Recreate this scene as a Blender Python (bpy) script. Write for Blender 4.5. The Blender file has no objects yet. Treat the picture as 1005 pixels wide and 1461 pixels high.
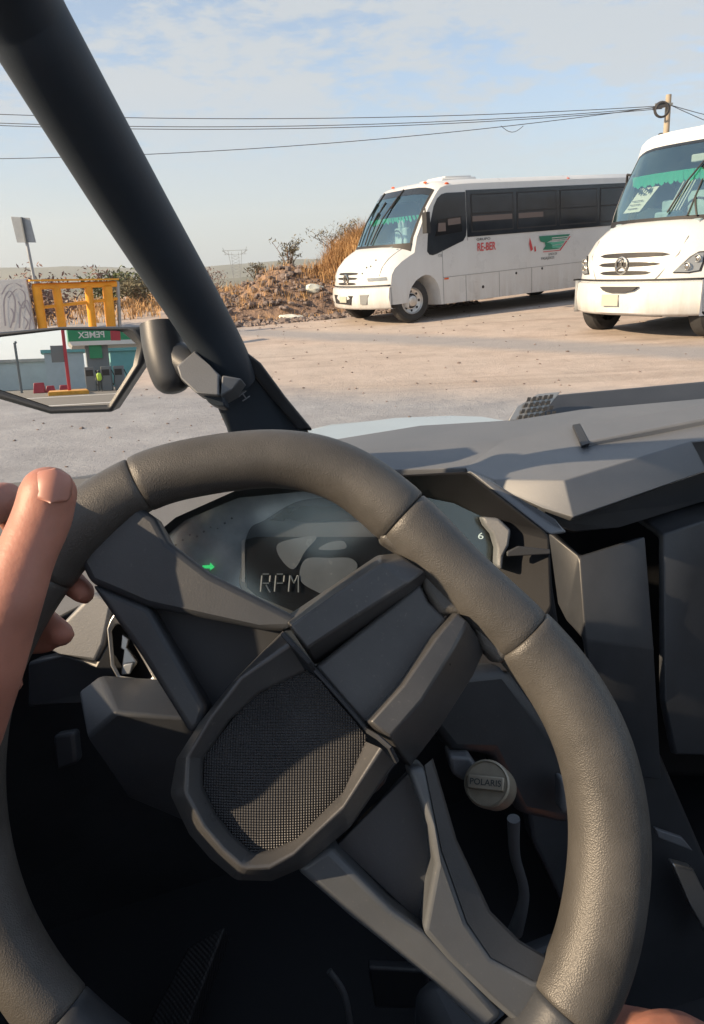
import bpy, bmesh, math, random
from mathutils import Vector, Matrix, noise
rad = math.radians
random.seed(7)
SC = bpy.context.scene
COL = SC.collection
# ------------------------------------------------------------------ camera
FPX, CX, CY, IW, IH = 1055.0, 502.5, 730.5, 1005.0, 1461.0
CAM = Vector((0, 0, 1.45))
_p, _r = rad(18.5), rad(2.5)
FW = Vector((0, math.cos(_p), -math.sin(_p)))
_x = Vector((1, 0, 0)); _u = _x.cross(FW)
RT = math.cos(_r) * _x - math.sin(_r) * _u
UP = math.sin(_r) * _x + math.cos(_r) * _u
cd = bpy.data.cameras.new('camera'); cam = bpy.data.objects.new('camera', cd); COL.objects.link(cam)
M = Matrix((RT, UP, -FW)).transposed().to_4x4(); M.translation = CAM
cam.matrix_world = M
cd.sensor_fit = 'VERTICAL'; cd.sensor_height = 36.0; cd.lens = FPX / IH * 36.0
cd.clip_start = 0.02; cd.clip_end = 30000
SC.camera = cam
# ------------------------------------------------------------------ light
SUN_AZ, SUN_EL = 249.0, 25.0
sd = bpy.data.lights.new('sun', 'SUN'); sd.energy = 4.3; sd.angle = rad(0.6); sd.color = (1.0, 0.76, 0.50)
so = bpy.data.objects.new('sun', sd); COL.objects.link(so)
SDIR = Vector((math.sin(rad(SUN_AZ)) * math.cos(rad(SUN_EL)), math.cos(rad(SUN_AZ)) * math.cos(rad(SUN_EL)), math.sin(rad(SUN_EL))))
so.rotation_euler = SDIR.to_track_quat('Z', 'Y').to_euler()
so.location = (-30, -20, 30)
W = bpy.data.worlds.new('World'); SC.world = W; W.use_nodes = True
nt = W.node_tree; nt.nodes.clear()
def N(t, typ, **k):
    n = t.nodes.new(typ)
    for a, b in k.items(): setattr(n, a, b)
    return n
def ramp(t, fac, stops):
    n = N(t, 'ShaderNodeValToRGB'); e = n.color_ramp.elements
    while len(e) < len(stops): e.new(0.5)
    for i, (p, c) in enumerate(stops):
        e[i].position = p; e[i].color = (*c, 1) if len(c) == 3 else c
    t.links.new(fac, n.inputs[0]); return n.outputs[0]
def mth(t, op, a, b=None, clamp=False):
    n = N(t, 'ShaderNodeMath', operation=op, use_clamp=clamp)
    for i, v in enumerate((a, b)):
        if v is None: continue
        if isinstance(v, (int, float)): n.inputs[i].default_value = v
        else: t.links.new(v, n.inputs[i])
    return n.outputs[0]
def mixc(t, f, a, b, mode='MIX'):
    n = N(t, 'ShaderNodeMix', data_type='RGBA', blend_type=mode)
    for s, v in ((n.inputs[0], f), (n.inputs[6], a), (n.inputs[7], b)):
        if isinstance(v, (int, float)): s.default_value = v
        elif isinstance(v, tuple): s.default_value = (*v, 1)
        else: t.links.new(v, s)
    return n.outputs[2]
sky = N(nt, 'ShaderNodeTexSky', sky_type='NISHITA', sun_disc=False, sun_elevation=rad(SUN_EL), sun_rotation=rad(SUN_AZ),
        altitude=1500, air_density=1.0, dust_density=2.2, ozone_density=1.2)
tc = N(nt, 'ShaderNodeTexCoord'); sep = N(nt, 'ShaderNodeSeparateXYZ'); nt.links.new(tc.outputs['Generated'], sep.inputs[0])
zz = mth(nt, 'MAXIMUM', mth(nt, 'ADD', sep.outputs[2], 0.10), 0.05)
cmb = N(nt, 'ShaderNodeCombineXYZ')
nt.links.new(mth(nt, 'DIVIDE', sep.outputs[0], zz), cmb.inputs[0]); nt.links.new(mth(nt, 'DIVIDE', sep.outputs[1], zz), cmb.inputs[1])
def nz(t, vec, scale, detail=6, rough=0.6, dist=0.0, loc=None):
    if loc:
        m = N(t, 'ShaderNodeMapping'); m.inputs['Location'].default_value = loc; t.links.new(vec, m.inputs[0]); vec = m.outputs[0]
    n = N(t, 'ShaderNodeTexNoise'); t.links.new(vec, n.inputs['Vector'])
    n.inputs['Scale'].default_value = scale; n.inputs['Detail'].default_value = detail
    n.inputs['Roughness'].default_value = rough; n.inputs['Distortion'].default_value = dist
    return n.outputs[0]
big = nz(nt, cmb.outputs[0], 0.55, 3, 0.5, 0.2, (3.1, 0.7, 0))
fine = nz(nt, cmb.outputs[0], 2.6, 9, 0.64, 0.5, (0.4, 2.0, 0))
puff = nz(nt, cmb.outputs[0], 11.0, 5, 0.6, 0.3, (5.4, 2.0, 0))
dens = mth(nt, 'ADD', mth(nt, 'ADD', mth(nt, 'MULTIPLY', big, 0.5), mth(nt, 'MULTIPLY', fine, 0.45)), mth(nt, 'MULTIPLY', puff, 0.26))
high = ramp(nt, sep.outputs[2], [(0.07, (0, 0, 0)), (0.20, (1, 1, 1))])
cl = ramp(nt, dens, [(0.545, (0, 0, 0)), (0.585, (0.45, 0.45, 0.45)), (0.63, (1, 1, 1))])
zen = ramp(nt, sep.outputs[2], [(0.40, (1, 1, 1)), (0.70, (0.15, 0.15, 0.15))])
cf = mth(nt, 'MULTIPLY', mth(nt, 'MULTIPLY', mth(nt, 'MULTIPLY', cl, high), zen), 0.85)
low = ramp(nt, sep.outputs[2], [(0.0, (1, 1, 1)), (0.20, (0, 0, 0))])
SKYK = 0.118
c0 = mixc(nt, 1.0, sky.outputs[0], (0.80, 0.85, 0.86), 'MULTIPLY')
c0 = mixc(nt, 0.35, c0, (2.1, 2.35, 2.55))
c1 = mixc(nt, mth(nt, 'MULTIPLY', low, 0.9), c0, (2.05, 2.27, 2.40))
c2 = mixc(nt, cf, c1, (2.55, 2.72, 2.85))
bg = N(nt, 'ShaderNodeBackground'); bg.inputs[1].default_value = SKYK
nt.links.new(c2, bg.inputs[0]); wo = N(nt, 'ShaderNodeOutputWorld'); nt.links.new(bg.outputs[0], wo.inputs[0])
SC.view_settings.view_transform = 'Standard'; SC.view_settings.look = 'None'
SC.view_settings.exposure = 1.05; SC.view_settings.gamma = 1.0; SC.view_settings.use_curve_mapping = False
SC.cycles.max_bounces = 8; SC.cycles.volume_bounces = 2; SC.cycles.transparent_max_bounces = 16; SC.cycles.use_denoising = True
SC.cycles.caustics_reflective = False; SC.cycles.caustics_refractive = False

# ------------------------------------------------------------------ helpers
def ray(px, py): return (px - CX) / FPX * RT + (CY - py) / FPX * UP + FW
def P(px, py, d): return CAM + ray(px, py) * d            # d = distance along the optical axis (m)
def PY(px, py, y): r = ray(px, py); return CAM + r * (y / r.y)
def PZ(px, py, z): r = ray(px, py); return CAM + r * ((z - CAM.z) / r.z)
def isect(px, py, o, n): r = ray(px, py); return CAM + r * ((o - CAM).dot(n) / r.dot(n))
def setp(o, label=None, cat=None, group=None, kind=None):
    for k, v in (('label', label), ('category', cat), ('group', group), ('kind', kind)):
        if v: o[k] = v
    return o
def link(o, parent=None):
    COL.objects.link(o)
    if parent: o.parent = parent
    return o
def thing(name, label, cat, loc=(0, 0, 0), mat=None, group=None):
    o = bpy.data.objects.new(name, None); o.empty_display_size = 0.2
    link(o); o.location = loc
    if mat is not None: o.matrix_world = mat
    return setp(o, label, cat, group)
class MB:
    def __init__(s): s.v = []; s.f = []
    def add(s, vs, fs):
        n = len(s.v); s.v += [Vector(v) for v in vs]; s.f += [tuple(i + n for i in f) for f in fs]; return s
    def box(s, c, d, R=None):
        c = Vector(c); vs = []
        for z in (-1, 1):
            for x, y in ((-1, -1), (1, -1), (1, 1), (-1, 1)):
                q = Vector((x * d[0] / 2, y * d[1] / 2, z * d[2] / 2))
                vs.append(c + (R @ q if R else q))
        return s.add(vs, [(3, 2, 1, 0), (4, 5, 6, 7), (0, 1, 5, 4), (1, 2, 6, 5), (2, 3, 7, 6), (3, 0, 4, 7)])
    def bar(s, a, b, w, h, up=Vector((0, 0, 1))):
        a = Vector(a); b = Vector(b); t = (b - a); L = t.length; t.normalize()
        x = t.cross(up)
        if x.length < 1e-4: x = t.cross(Vector((1, 0, 0)))
        x.normalize(); y = x.cross(t); R = Matrix((t, x, y)).transposed()
        return s.box((a + b) / 2, (L, w, h), R)
    def tube(s, path, r, n=12, caps=True, closed=False, flat=1.0):
        path = [Vector(p) for p in path]; m = len(path)
        rr = r if isinstance(r, (list, tuple)) else [r] * m
        T = []
        for i in range(m):
            if closed: t = path[(i + 1) % m] - path[(i - 1) % m]
            else: t = path[min(i + 1, m - 1)] - path[max(i - 1, 0)]
            T.append(t.normalized())
        x = T[0].orthogonal().normalized(); vs = []
        for i in range(m):
            x = (x - T[i] * x.dot(T[i])).normalized(); y = T[i].cross(x)
            for k in range(n):
                a = 2 * math.pi * k / n
                vs.append(path[i] + (x * math.cos(a) + y * math.sin(a) * flat) * rr[i])
        fs = []
        for i in range(m if closed else m - 1):
            for k in range(n):
                a = i * n + k; b = i * n + (k + 1) % n; j = ((i + 1) % m) * n
                fs.append((a, b, j + (k + 1) % n, j + k))
        if caps and not closed:
            fs.append(tuple(range(n - 1, -1, -1))); fs.append(tuple((m - 1) * n + k for k in range(n)))
        return s.add(vs, fs)
    def loft(s, rows, closed=False, caps=False):
        n = len(rows[0]); vs = [p for r in rows for p in r]; fs = []
        for i in range(len(rows) - 1):
            for k in range(n if closed else n - 1):
                fs.append((i * n + k, i * n + (k + 1) % n, (i + 1) * n + (k + 1) % n, (i + 1) * n + k))
        if caps: fs += [tuple(range(n - 1, -1, -1)), tuple((len(rows) - 1) * n + k for k in range(n))]
        return s.add(vs, fs)
    def prism(s, top, bot):
        n = len(top); fs = [tuple(range(n)), tuple(range(2 * n - 1, n - 1, -1))]
        for k in range(n): fs.append((k, n + k, n + (k + 1) % n, (k + 1) % n))
        return s.add(list(top) + list(bot), fs)
    def sph(s, c, r, nu=12, nv=8, sc=(1, 1, 1), R=None, jit=0):
        vs = []; c = Vector(c)
        for j in range(nv + 1):
            th = math.pi * j / nv
            for i in range(nu):
                ph = 2 * math.pi * i / nu
                q = Vector((math.sin(th) * math.cos(ph) * sc[0], math.sin(th) * math.sin(ph) * sc[1], math.cos(th) * sc[2])) * r
                if jit: q *= 1 + jit * noise.noise((c + q) * 3.1 / r * 0.5)
                vs.append(c + (R @ q if R else q))
        fs = []
        for j in range(nv):
            for i in range(nu): fs.append((j * nu + i, (j + 1) * nu + i, (j + 1) * nu + (i + 1) % nu, j * nu + (i + 1) % nu))
        return s.add(vs, fs)
    def mesh(s, name):
        me = bpy.data.meshes.new(name); me.from_pydata([tuple(v) for v in s.v], [], s.f); me.validate(); return me
    def build(s, name, mat, parent=None, bevel=0, seg=2, smooth=35, sub=0, fix=True, off=None):
        if off is not None: s.v = [v - Vector(off) for v in s.v]
        me = s.mesh(name)
        bm = bmesh.new(); bm.from_mesh(me)
        bmesh.ops.remove_doubles(bm, verts=bm.verts, dist=1e-5)
        if fix: bmesh.ops.recalc_face_normals(bm, faces=bm.faces)
        bm.to_mesh(me); bm.free()
        if smooth:
            for p in me.polygons: p.use_smooth = True
            me.set_sharp_from_angle(angle=rad(smooth))
        me.materials.append(mat)
        o = link(bpy.data.objects.new(name, me), parent)
        if bevel:
            b = o.modifiers.new('bevel', 'BEVEL'); b.width = bevel; b.segments = seg; b.limit_method = 'ANGLE'; b.angle_limit = rad(28); b.harden_normals = False
        if sub:
            m = o.modifiers.new('sub', 'SUBSURF'); m.levels = sub; m.render_levels = sub
        return o
def spline(pts, n=8, closed=False):
    pts = [Vector(p) for p in pts]; m = len(pts); out = []
    for i in range(m if closed else m - 1):
        g = (lambda k: pts[k % m]) if closed else (lambda k: pts[max(0, min(m - 1, k))])
        p0, p1, p2, p3 = g(i - 1), g(i), g(i + 1), g(i + 2)
        for k in range(n):
            t = k / n
            out.append(0.5 * ((2 * p1) + (p2 - p0) * t + (2 * p0 - 5 * p1 + 4 * p2 - p3) * t * t + (3 * p1 - p0 - 3 * p2 + p3) * t ** 3))
    if not closed: out.append(pts[-1])
    return out
def text(name, s, o, xa, ya, size, mat, parent, ext=0.0008, align='CENTER', sx=1.0, bold=0.0):
    c = bpy.data.curves.new(name, 'FONT'); c.body = s; c.size = 1.0; c.align_x = align; c.align_y = 'CENTER'; c.extrude = 0; c.offset = bold; c.resolution_u = 3
    t = bpy.data.objects.new('tmp', c); COL.objects.link(t); bpy.context.view_layer.update()
    me = bpy.data.meshes.new_from_object(t.evaluated_get(bpy.context.evaluated_depsgraph_get())); bpy.data.objects.remove(t)
    xa = Vector(xa).normalized(); ya = Vector(ya); ya = (ya - xa * ya.dot(xa)).normalized(); za = xa.cross(ya)
    for v in me.vertices:
        q = v.co.copy(); v.co = Vector(o) + xa * q.x * size * sx + ya * q.y * size + za * ext
    me.name = name; me.materials.clear(); me.materials.append(mat)
    return link(bpy.data.objects.new(name, me), parent)

# ------------------------------------------------------------------ materials
def mat(name, col, rough=0.5, metal=0.0, spec=0.5, var=0.0, vs=8.0, bump=0.0, bs=60.0, bd=0.002, coord='Object', col2=None, det=5, sss=0, coat=0, extra=None):
    m = bpy.data.materials.new(name); m.use_nodes = True; t = m.node_tree; b = t.nodes['Principled BSDF']
    b.inputs['Roughness'].default_value = rough; b.inputs['Metallic'].default_value = metal
    b.inputs['Specular IOR Level'].default_value = spec; b.inputs['Base Color'].default_value = (*col, 1)
    if coat: b.inputs['Coat Weight'].default_value = coat; b.inputs['Coat Roughness'].default_value = 0.08
    if sss: b.inputs['Subsurface Weight'].default_value = sss; b.inputs['Subsurface Radius'].default_value = (0.012, 0.004, 0.002); b.inputs['Subsurface Scale'].default_value = 1.0
    tcn = N(t, 'ShaderNodeTexCoord'); v = tcn.outputs[coord]
    if var or col2:
        n = nz(t, v, vs, det, 0.6)
        c2 = col2 if col2 else tuple(max(0, c * (1 - var)) for c in col)
        c3 = col if col2 else tuple(c * (1 + var) for c in col)
        t.links.new(ramp(t, n, [(0.32, c2), (0.68, c3)]), b.inputs['Base Color'])
        rr = N(t, 'ShaderNodeMapRange'); rr.inputs[3].default_value = max(0, rough - 0.08); rr.inputs[4].default_value = min(1, rough + 0.1)
        t.links.new(n, rr.inputs[0]); t.links.new(rr.outputs[0], b.inputs['Roughness'])
    if bump:
        n2 = nz(t, v, bs, 4, 0.6); bn = N(t, 'ShaderNodeBump'); bn.inputs['Strength'].default_value = bump; bn.inputs['Distance'].default_value = bd
        t.links.new(n2, bn.inputs['Height']); t.links.new(bn.outputs[0], b.inputs['Normal'])
    if extra: extra(t, b, v)
    return m
def glassmat(name, tint, rough=0.02, fr=0.08):
    m = bpy.data.materials.new(name); m.use_nodes = True; t = m.node_tree; t.nodes.clear()
    g = N(t, 'ShaderNodeBsdfGlossy'); g.inputs['Roughness'].default_value = rough; g.inputs['Color'].default_value = (.80, 1, .98, 1)
    tr = N(t, 'ShaderNodeBsdfTransparent'); tr.inputs[0].default_value = (*tint, 1)
    fz = N(t, 'ShaderNodeFresnel'); fz.inputs[0].default_value = 1.5
    mx = N(t, 'ShaderNodeMixShader'); o = N(t, 'ShaderNodeOutputMaterial')
    t.links.new(mth(t, 'ADD', fz.outputs[0], fr, True), mx.inputs[0]); t.links.new(tr.outputs[0], mx.inputs[1]); t.links.new(g.outputs[0], mx.inputs[2]); t.links.new(mx.outputs[0], o.inputs[0])
    return m
def emis(name, col, s):
    m = bpy.data.materials.new(name); m.use_nodes = True; b = m.node_tree.nodes['Principled BSDF']
    b.inputs['Base Color'].default_value = (*col, 1); b.inputs['Emission Color'].default_value = (*col, 1); b.inputs['Emission Strength'].default_value = s; return m
def brushed(t, b, v):        # fine grain of worn leather
    n = N(t, 'ShaderNodeTexVoronoi'); n.inputs['Scale'].default_value = 1300; t.links.new(v, n.inputs['Vector'])
    n2 = nz(t, v, 90, 5, 0.7)
    bn = N(t, 'ShaderNodeBump'); bn.inputs['Strength'].default_value = 0.35; bn.inputs['Distance'].default_value = 0.0005
    t.links.new(mth(t, 'ADD', n.outputs['Distance'], n2), bn.inputs['Height']); t.links.new(bn.outputs[0], b.inputs['Normal'])
def weave(sc, depth, uv=False):
    def f(t, b, v):
        if uv:
            tn = N(t, 'ShaderNodeUVMap'); v = tn.outputs[0]
        s = N(t, 'ShaderNodeSeparateXYZ'); t.links.new(v, s.inputs[0])
        a = mth(t, 'SINE', mth(t, 'MULTIPLY', s.outputs[0], sc)); c = mth(t, 'SINE', mth(t, 'MULTIPLY', s.outputs[1], sc))
        h = mth(t, 'MULTIPLY', a, c)
        bn = N(t, 'ShaderNodeBump'); bn.inputs['Strength'].default_value = 0.9; bn.inputs['Distance'].default_value = depth
        t.links.new(h, bn.inputs['Height']); t.links.new(bn.outputs[0], b.inputs['Normal'])
    return f
m_plast = mat('dark_plastic', (0.036, 0.040, 0.047), 0.42, spec=0.5, var=0.18, vs=9, bump=0.25, bs=900, bd=0.0004)
def dusty(amount, col=(0.30, 0.28, 0.25)):
    def f(t, b, v):
        src = b.inputs['Base Color'].links[0].from_socket if b.inputs['Base Color'].links else None
        sp = ramp(t, nz(t, v, 420, 3, 0.7), [(0.62, (0, 0, 0)), (0.72, (1, 1, 1))])
        bl = ramp(t, nz(t, v, 7, 6, 0.65, 0.4), [(0.40, (0.15, 0.15, 0.15)), (0.70, (1, 1, 1))])
        fl = ramp(t, nz(t, v, 38, 5, 0.75), [(0.45, (0, 0, 0)), (0.75, (0.25, 0.25, 0.25))])
        k = mth(t, 'MULTIPLY', mth(t, 'ADD', sp, fl), mth(t, 'MULTIPLY', bl, amount), True)
        t.links.new(mixc(t, k, src if src else tuple(b.inputs['Base Color'].default_value)[:3], col), b.inputs['Base Color'])
    return f
for m_, a_ in ((m_plast, .16),): dusty(a_)(m_.node_tree, m_.node_tree.nodes['Principled BSDF'], [n for n in m_.node_tree.nodes if n.type == 'TEX_COORD'][0].outputs['Object'])
m_bez = mat('bezel_plastic', (0.018, 0.019, 0.022), 0.62, spec=0.12, var=0.2, vs=20, bump=0.25, bs=900, bd=0.0004)
m_dash = mat('dash_plastic', (0.125, 0.134, 0.148), 0.5, spec=0.7, var=0.12, vs=5, bump=0.35, bs=700, bd=0.0006)
m_hub = mat('hub_plastic', (0.058, 0.059, 0.062), 0.30, spec=0.55, var=0.15, vs=14, bump=0.2, bs=900, bd=0.0003)
m_spoke = mat('spoke_plastic', (0.082, 0.090, 0.10), 0.38, var=0.15, vs=12, bump=0.2, bs=700, bd=0.0003)
m_rub = mat('leather_grip', (0.070, 0.067, 0.063), 0.44, var=0.22, vs=30, extra=brushed)
m_black = mat('black_recess', (0.034, 0.037, 0.043), 0.6, spec=0.28)
m_pipe = mat('powder_coated_tube', (0.030, 0.040, 0.054), 0.5, spec=0.28, var=0.15, vs=5, bump=0.15, bs=500, bd=0.0004)
for m_, a_ in ((m_dash, .45), (m_hub, .32), (m_spoke, .35), (m_pipe, .05)): dusty(a_)(m_.node_tree, m_.node_tree.nodes['Principled BSDF'], [n for n in m_.node_tree.nodes if n.type == 'TEX_COORD'][0].outputs['Object'])
m_mesh = mat('pad_mesh', (0.030, 0.031, 0.035), 0.38, var=0.25, vs=25, extra=weave(2 * math.pi / 0.0019, 0.0006, True))
m_silver = mat('silver_trim', (0.42, 0.42, 0.41), 0.28, metal=0.8, var=0.1)
m_knob = mat('brushed_knob', (0.34, 0.31, 0.25), 0.4, metal=0.5, var=0.12, vs=60)
m_hood = mat('pale_body_paint', (0.42, 0.50, 0.54), 0.3, coat=0.4, var=0.05)
m_screen = mat('display_glass', (0.30, 0.33, 0.35), 0.10, spec=0.9, var=0.3, vs=18)  # pale base colour stands in for sky reflected in the display
m_screenb = mat('display_black', (0.012, 0.013, 0.016), 0.15, spec=0.6)
m_refl_tick = mat('display_pale', (0.11, 0.125, 0.145), 0.25, var=0.15, vs=30)  # display ticks, and the painted pale panes of a window reflection
m_seg = mat('display_segments', (0.12, 0.14, 0.16), 0.4)
m_green_led = emis('green_led', (0.03, 0.55, 0.14), 0.5)
m_led_glint = emis('white_led_glint', (0.6, 0.7, 0.65), 0.22)
m_mirror = mat('mirror_glass', (0.92, 0.93, 0.93), 0.0, metal=1.0)
m_skin = mat('skin', (0.41, 0.185, 0.135), 0.50, var=0.16, vs=28, bump=0.35, bs=240, bd=0.0008, sss=0.15)
m_nail = mat('nail', (0.44, 0.20, 0.155), 0.45, var=0.08, vs=60, sss=0.1)
m_shirt = mat('shirt_cloth', (0.10, 0.11, 0.13), 0.9, var=0.1, vs=300)
m_hair = mat('hair', (0.012, 0.010, 0.008), 0.5, bump=0.8, bs=200)
m_seat = mat('seat_vinyl', (0.02, 0.02, 0.022), 0.55, spec=0.28, bump=0.3, bs=300)
def grime(t, b, v):
    src = b.inputs['Base Color'].links[0].from_socket
    sp_ = N(t, 'ShaderNodeSeparateXYZ'); t.links.new(v, sp_.inputs[0])
    g1 = ramp(t, mth(t, 'MULTIPLY', sp_.outputs[2], 0.5), [(0.12, (1, 1, 1)), (0.50, (0, 0, 0))])
    mp_ = N(t, 'ShaderNodeMapping'); mp_.inputs['Scale'].default_value = (3.0, 3.0, 0.35); t.links.new(v, mp_.inputs[0])
    st_ = nz(t, mp_.outputs[0], 1.6, 6, 0.7)
    k = mth(t, 'MULTIPLY', mth(t, 'ADD', mth(t, 'MULTIPLY', g1, 0.55), 0.10), ramp(t, st_, [(0.35, (0, 0, 0)), (0.75, (1, 1, 1))]), True)
    t.links.new(mixc(t, k, src, (0.36, 0.31, 0.26)), b.inputs['Base Color'])
m_busw = mat('bus_white_paint', (0.63, 0.655, 0.665), 0.28, coat=0.3, var=0.035, vs=1.3, extra=grime)
m_busgl = mat('bus_dark_glass', (0.024, 0.030, 0.038), 0.12, spec=0.5, var=0.3, vs=1.2)
m_busfr = mat('bus_window_rubber', (0.018, 0.018, 0.02), 0.6)
m_wsh = glassmat('windshield_glass', (0.80, 0.93, 0.92), 0.02, 0.30)
m_fringe = mat('green_fringe', (0.03, 0.46, 0.27), 0.7)
m_businn = mat('bus_interior', (0.36, 0.50, 0.52), 0.8, var=0.3, vs=3)
m_busdash = mat('bus_dashboard', (0.26, 0.34, 0.37), 0.7)
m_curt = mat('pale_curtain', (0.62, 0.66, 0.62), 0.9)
m_beige = mat('beige_band_print', (0.15, 0.12, 0.11), 0.7)  # painted see-through strips on bus windows, also print lines on the notice
m_tyre = mat('tyre_rubber', (0.030, 0.030, 0.031), 0.85, var=0.3, vs=10, bump=0.4, bs=40, bd=0.01)
m_rim = mat('wheel_rim_metal', (0.55, 0.55, 0.54), 0.35, metal=0.7, var=0.15, vs=8)
m_under = mat('underbody', (0.02, 0.02, 0.02), 0.9)
m_red = mat('red_lettering', (0.55, 0.06, 0.07), 0.5)
m_ink = mat('dark_lettering', (0.035, 0.045, 0.05), 0.5)
m_logog = mat('logo_green', (0.02, 0.20, 0.12), 0.5)
m_logol = mat('logo_light_green', (0.10, 0.42, 0.30), 0.5)
m_amber = mat('amber_lamp', (0.75, 0.12, 0.03), 0.25, coat=0.4)
m_lamp = mat('headlamp_glass', (0.30, 0.32, 0.33), 0.12, metal=0.4)
m_chrome = mat('chrome', (0.5, 0.47, 0.42), 0.2, metal=1.0)
m_paper = mat('paper', (0.72, 0.73, 0.66), 0.8, var=0.06, vs=6)
m_plate = mat('plate', (0.42, 0.42, 0.36), 0.5)
m_yel = mat('yellow_paint', (0.72, 0.33, 0.025), 0.45, var=0.15, vs=3, bump=0.2, bs=30)
m_galv = mat('galvanised_steel', (0.30, 0.33, 0.36), 0.45, metal=0.4, var=0.15, vs=4)
m_wall = mat('white_rendered_wall', (0.50, 0.51, 0.52), 0.85, var=0.10, vs=1.5, bump=0.5, bs=20, bd=0.01)
m_graf = mat('graffiti_paint', (0.28, 0.27, 0.31), 0.8)
m_wood = mat('pole_concrete', (0.36, 0.31, 0.24), 0.8, var=0.2, vs=2)
m_wire = mat('cable_black', (0.05, 0.05, 0.055), 0.6)
m_pylon = mat('pylon_steel', (0.28, 0.30, 0.33), 0.6)
m_rock = mat('rubble', (0.27, 0.22, 0.20), 0.9, col2=(0.11, 0.09, 0.085), vs=2.5, bump=0.8, bs=12, bd=0.02)
m_soil = mat('mound_soil', (0.36, 0.24, 0.16), 0.95, col2=(0.12, 0.09, 0.085), vs=1.6, bump=1.0, bs=6, bd=0.08, det=9)
m_straw = mat('dry_grass', (0.58, 0.37, 0.17), 0.85, col2=(0.33, 0.19, 0.09), vs=1.4)
m_leaf = mat('shrub_leaf', (0.105, 0.125, 0.045), 0.7, col2=(0.05, 0.07, 0.025), vs=2.0)
m_twig = mat('twig', (0.17, 0.12, 0.09), 0.9)
m_teal = mat('teal_building_paint', (0.16, 0.42, 0.42), 0.7, var=0.06, vs=1)
m_paleb = mat('pale_blue_wall', (0.48, 0.55, 0.58), 0.8, var=0.06, vs=1)
m_green = mat('station_green', (0.01, 0.26, 0.11), 0.4)
m_redp = mat('red_paint', (0.45, 0.03, 0.05), 0.5)
m_white = mat('white_paint', (0.75, 0.75, 0.72), 0.5)
m_conc = mat('concrete', (0.40, 0.39, 0.37), 0.85, var=0.12, vs=2, bump=0.3, bs=20)
m_grey = mat('grey_panel', (0.17, 0.19, 0.20), 0.6)
m_vest = mat('hi_vis', (0.55, 0.85, 0.10), 0.7)

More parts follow.
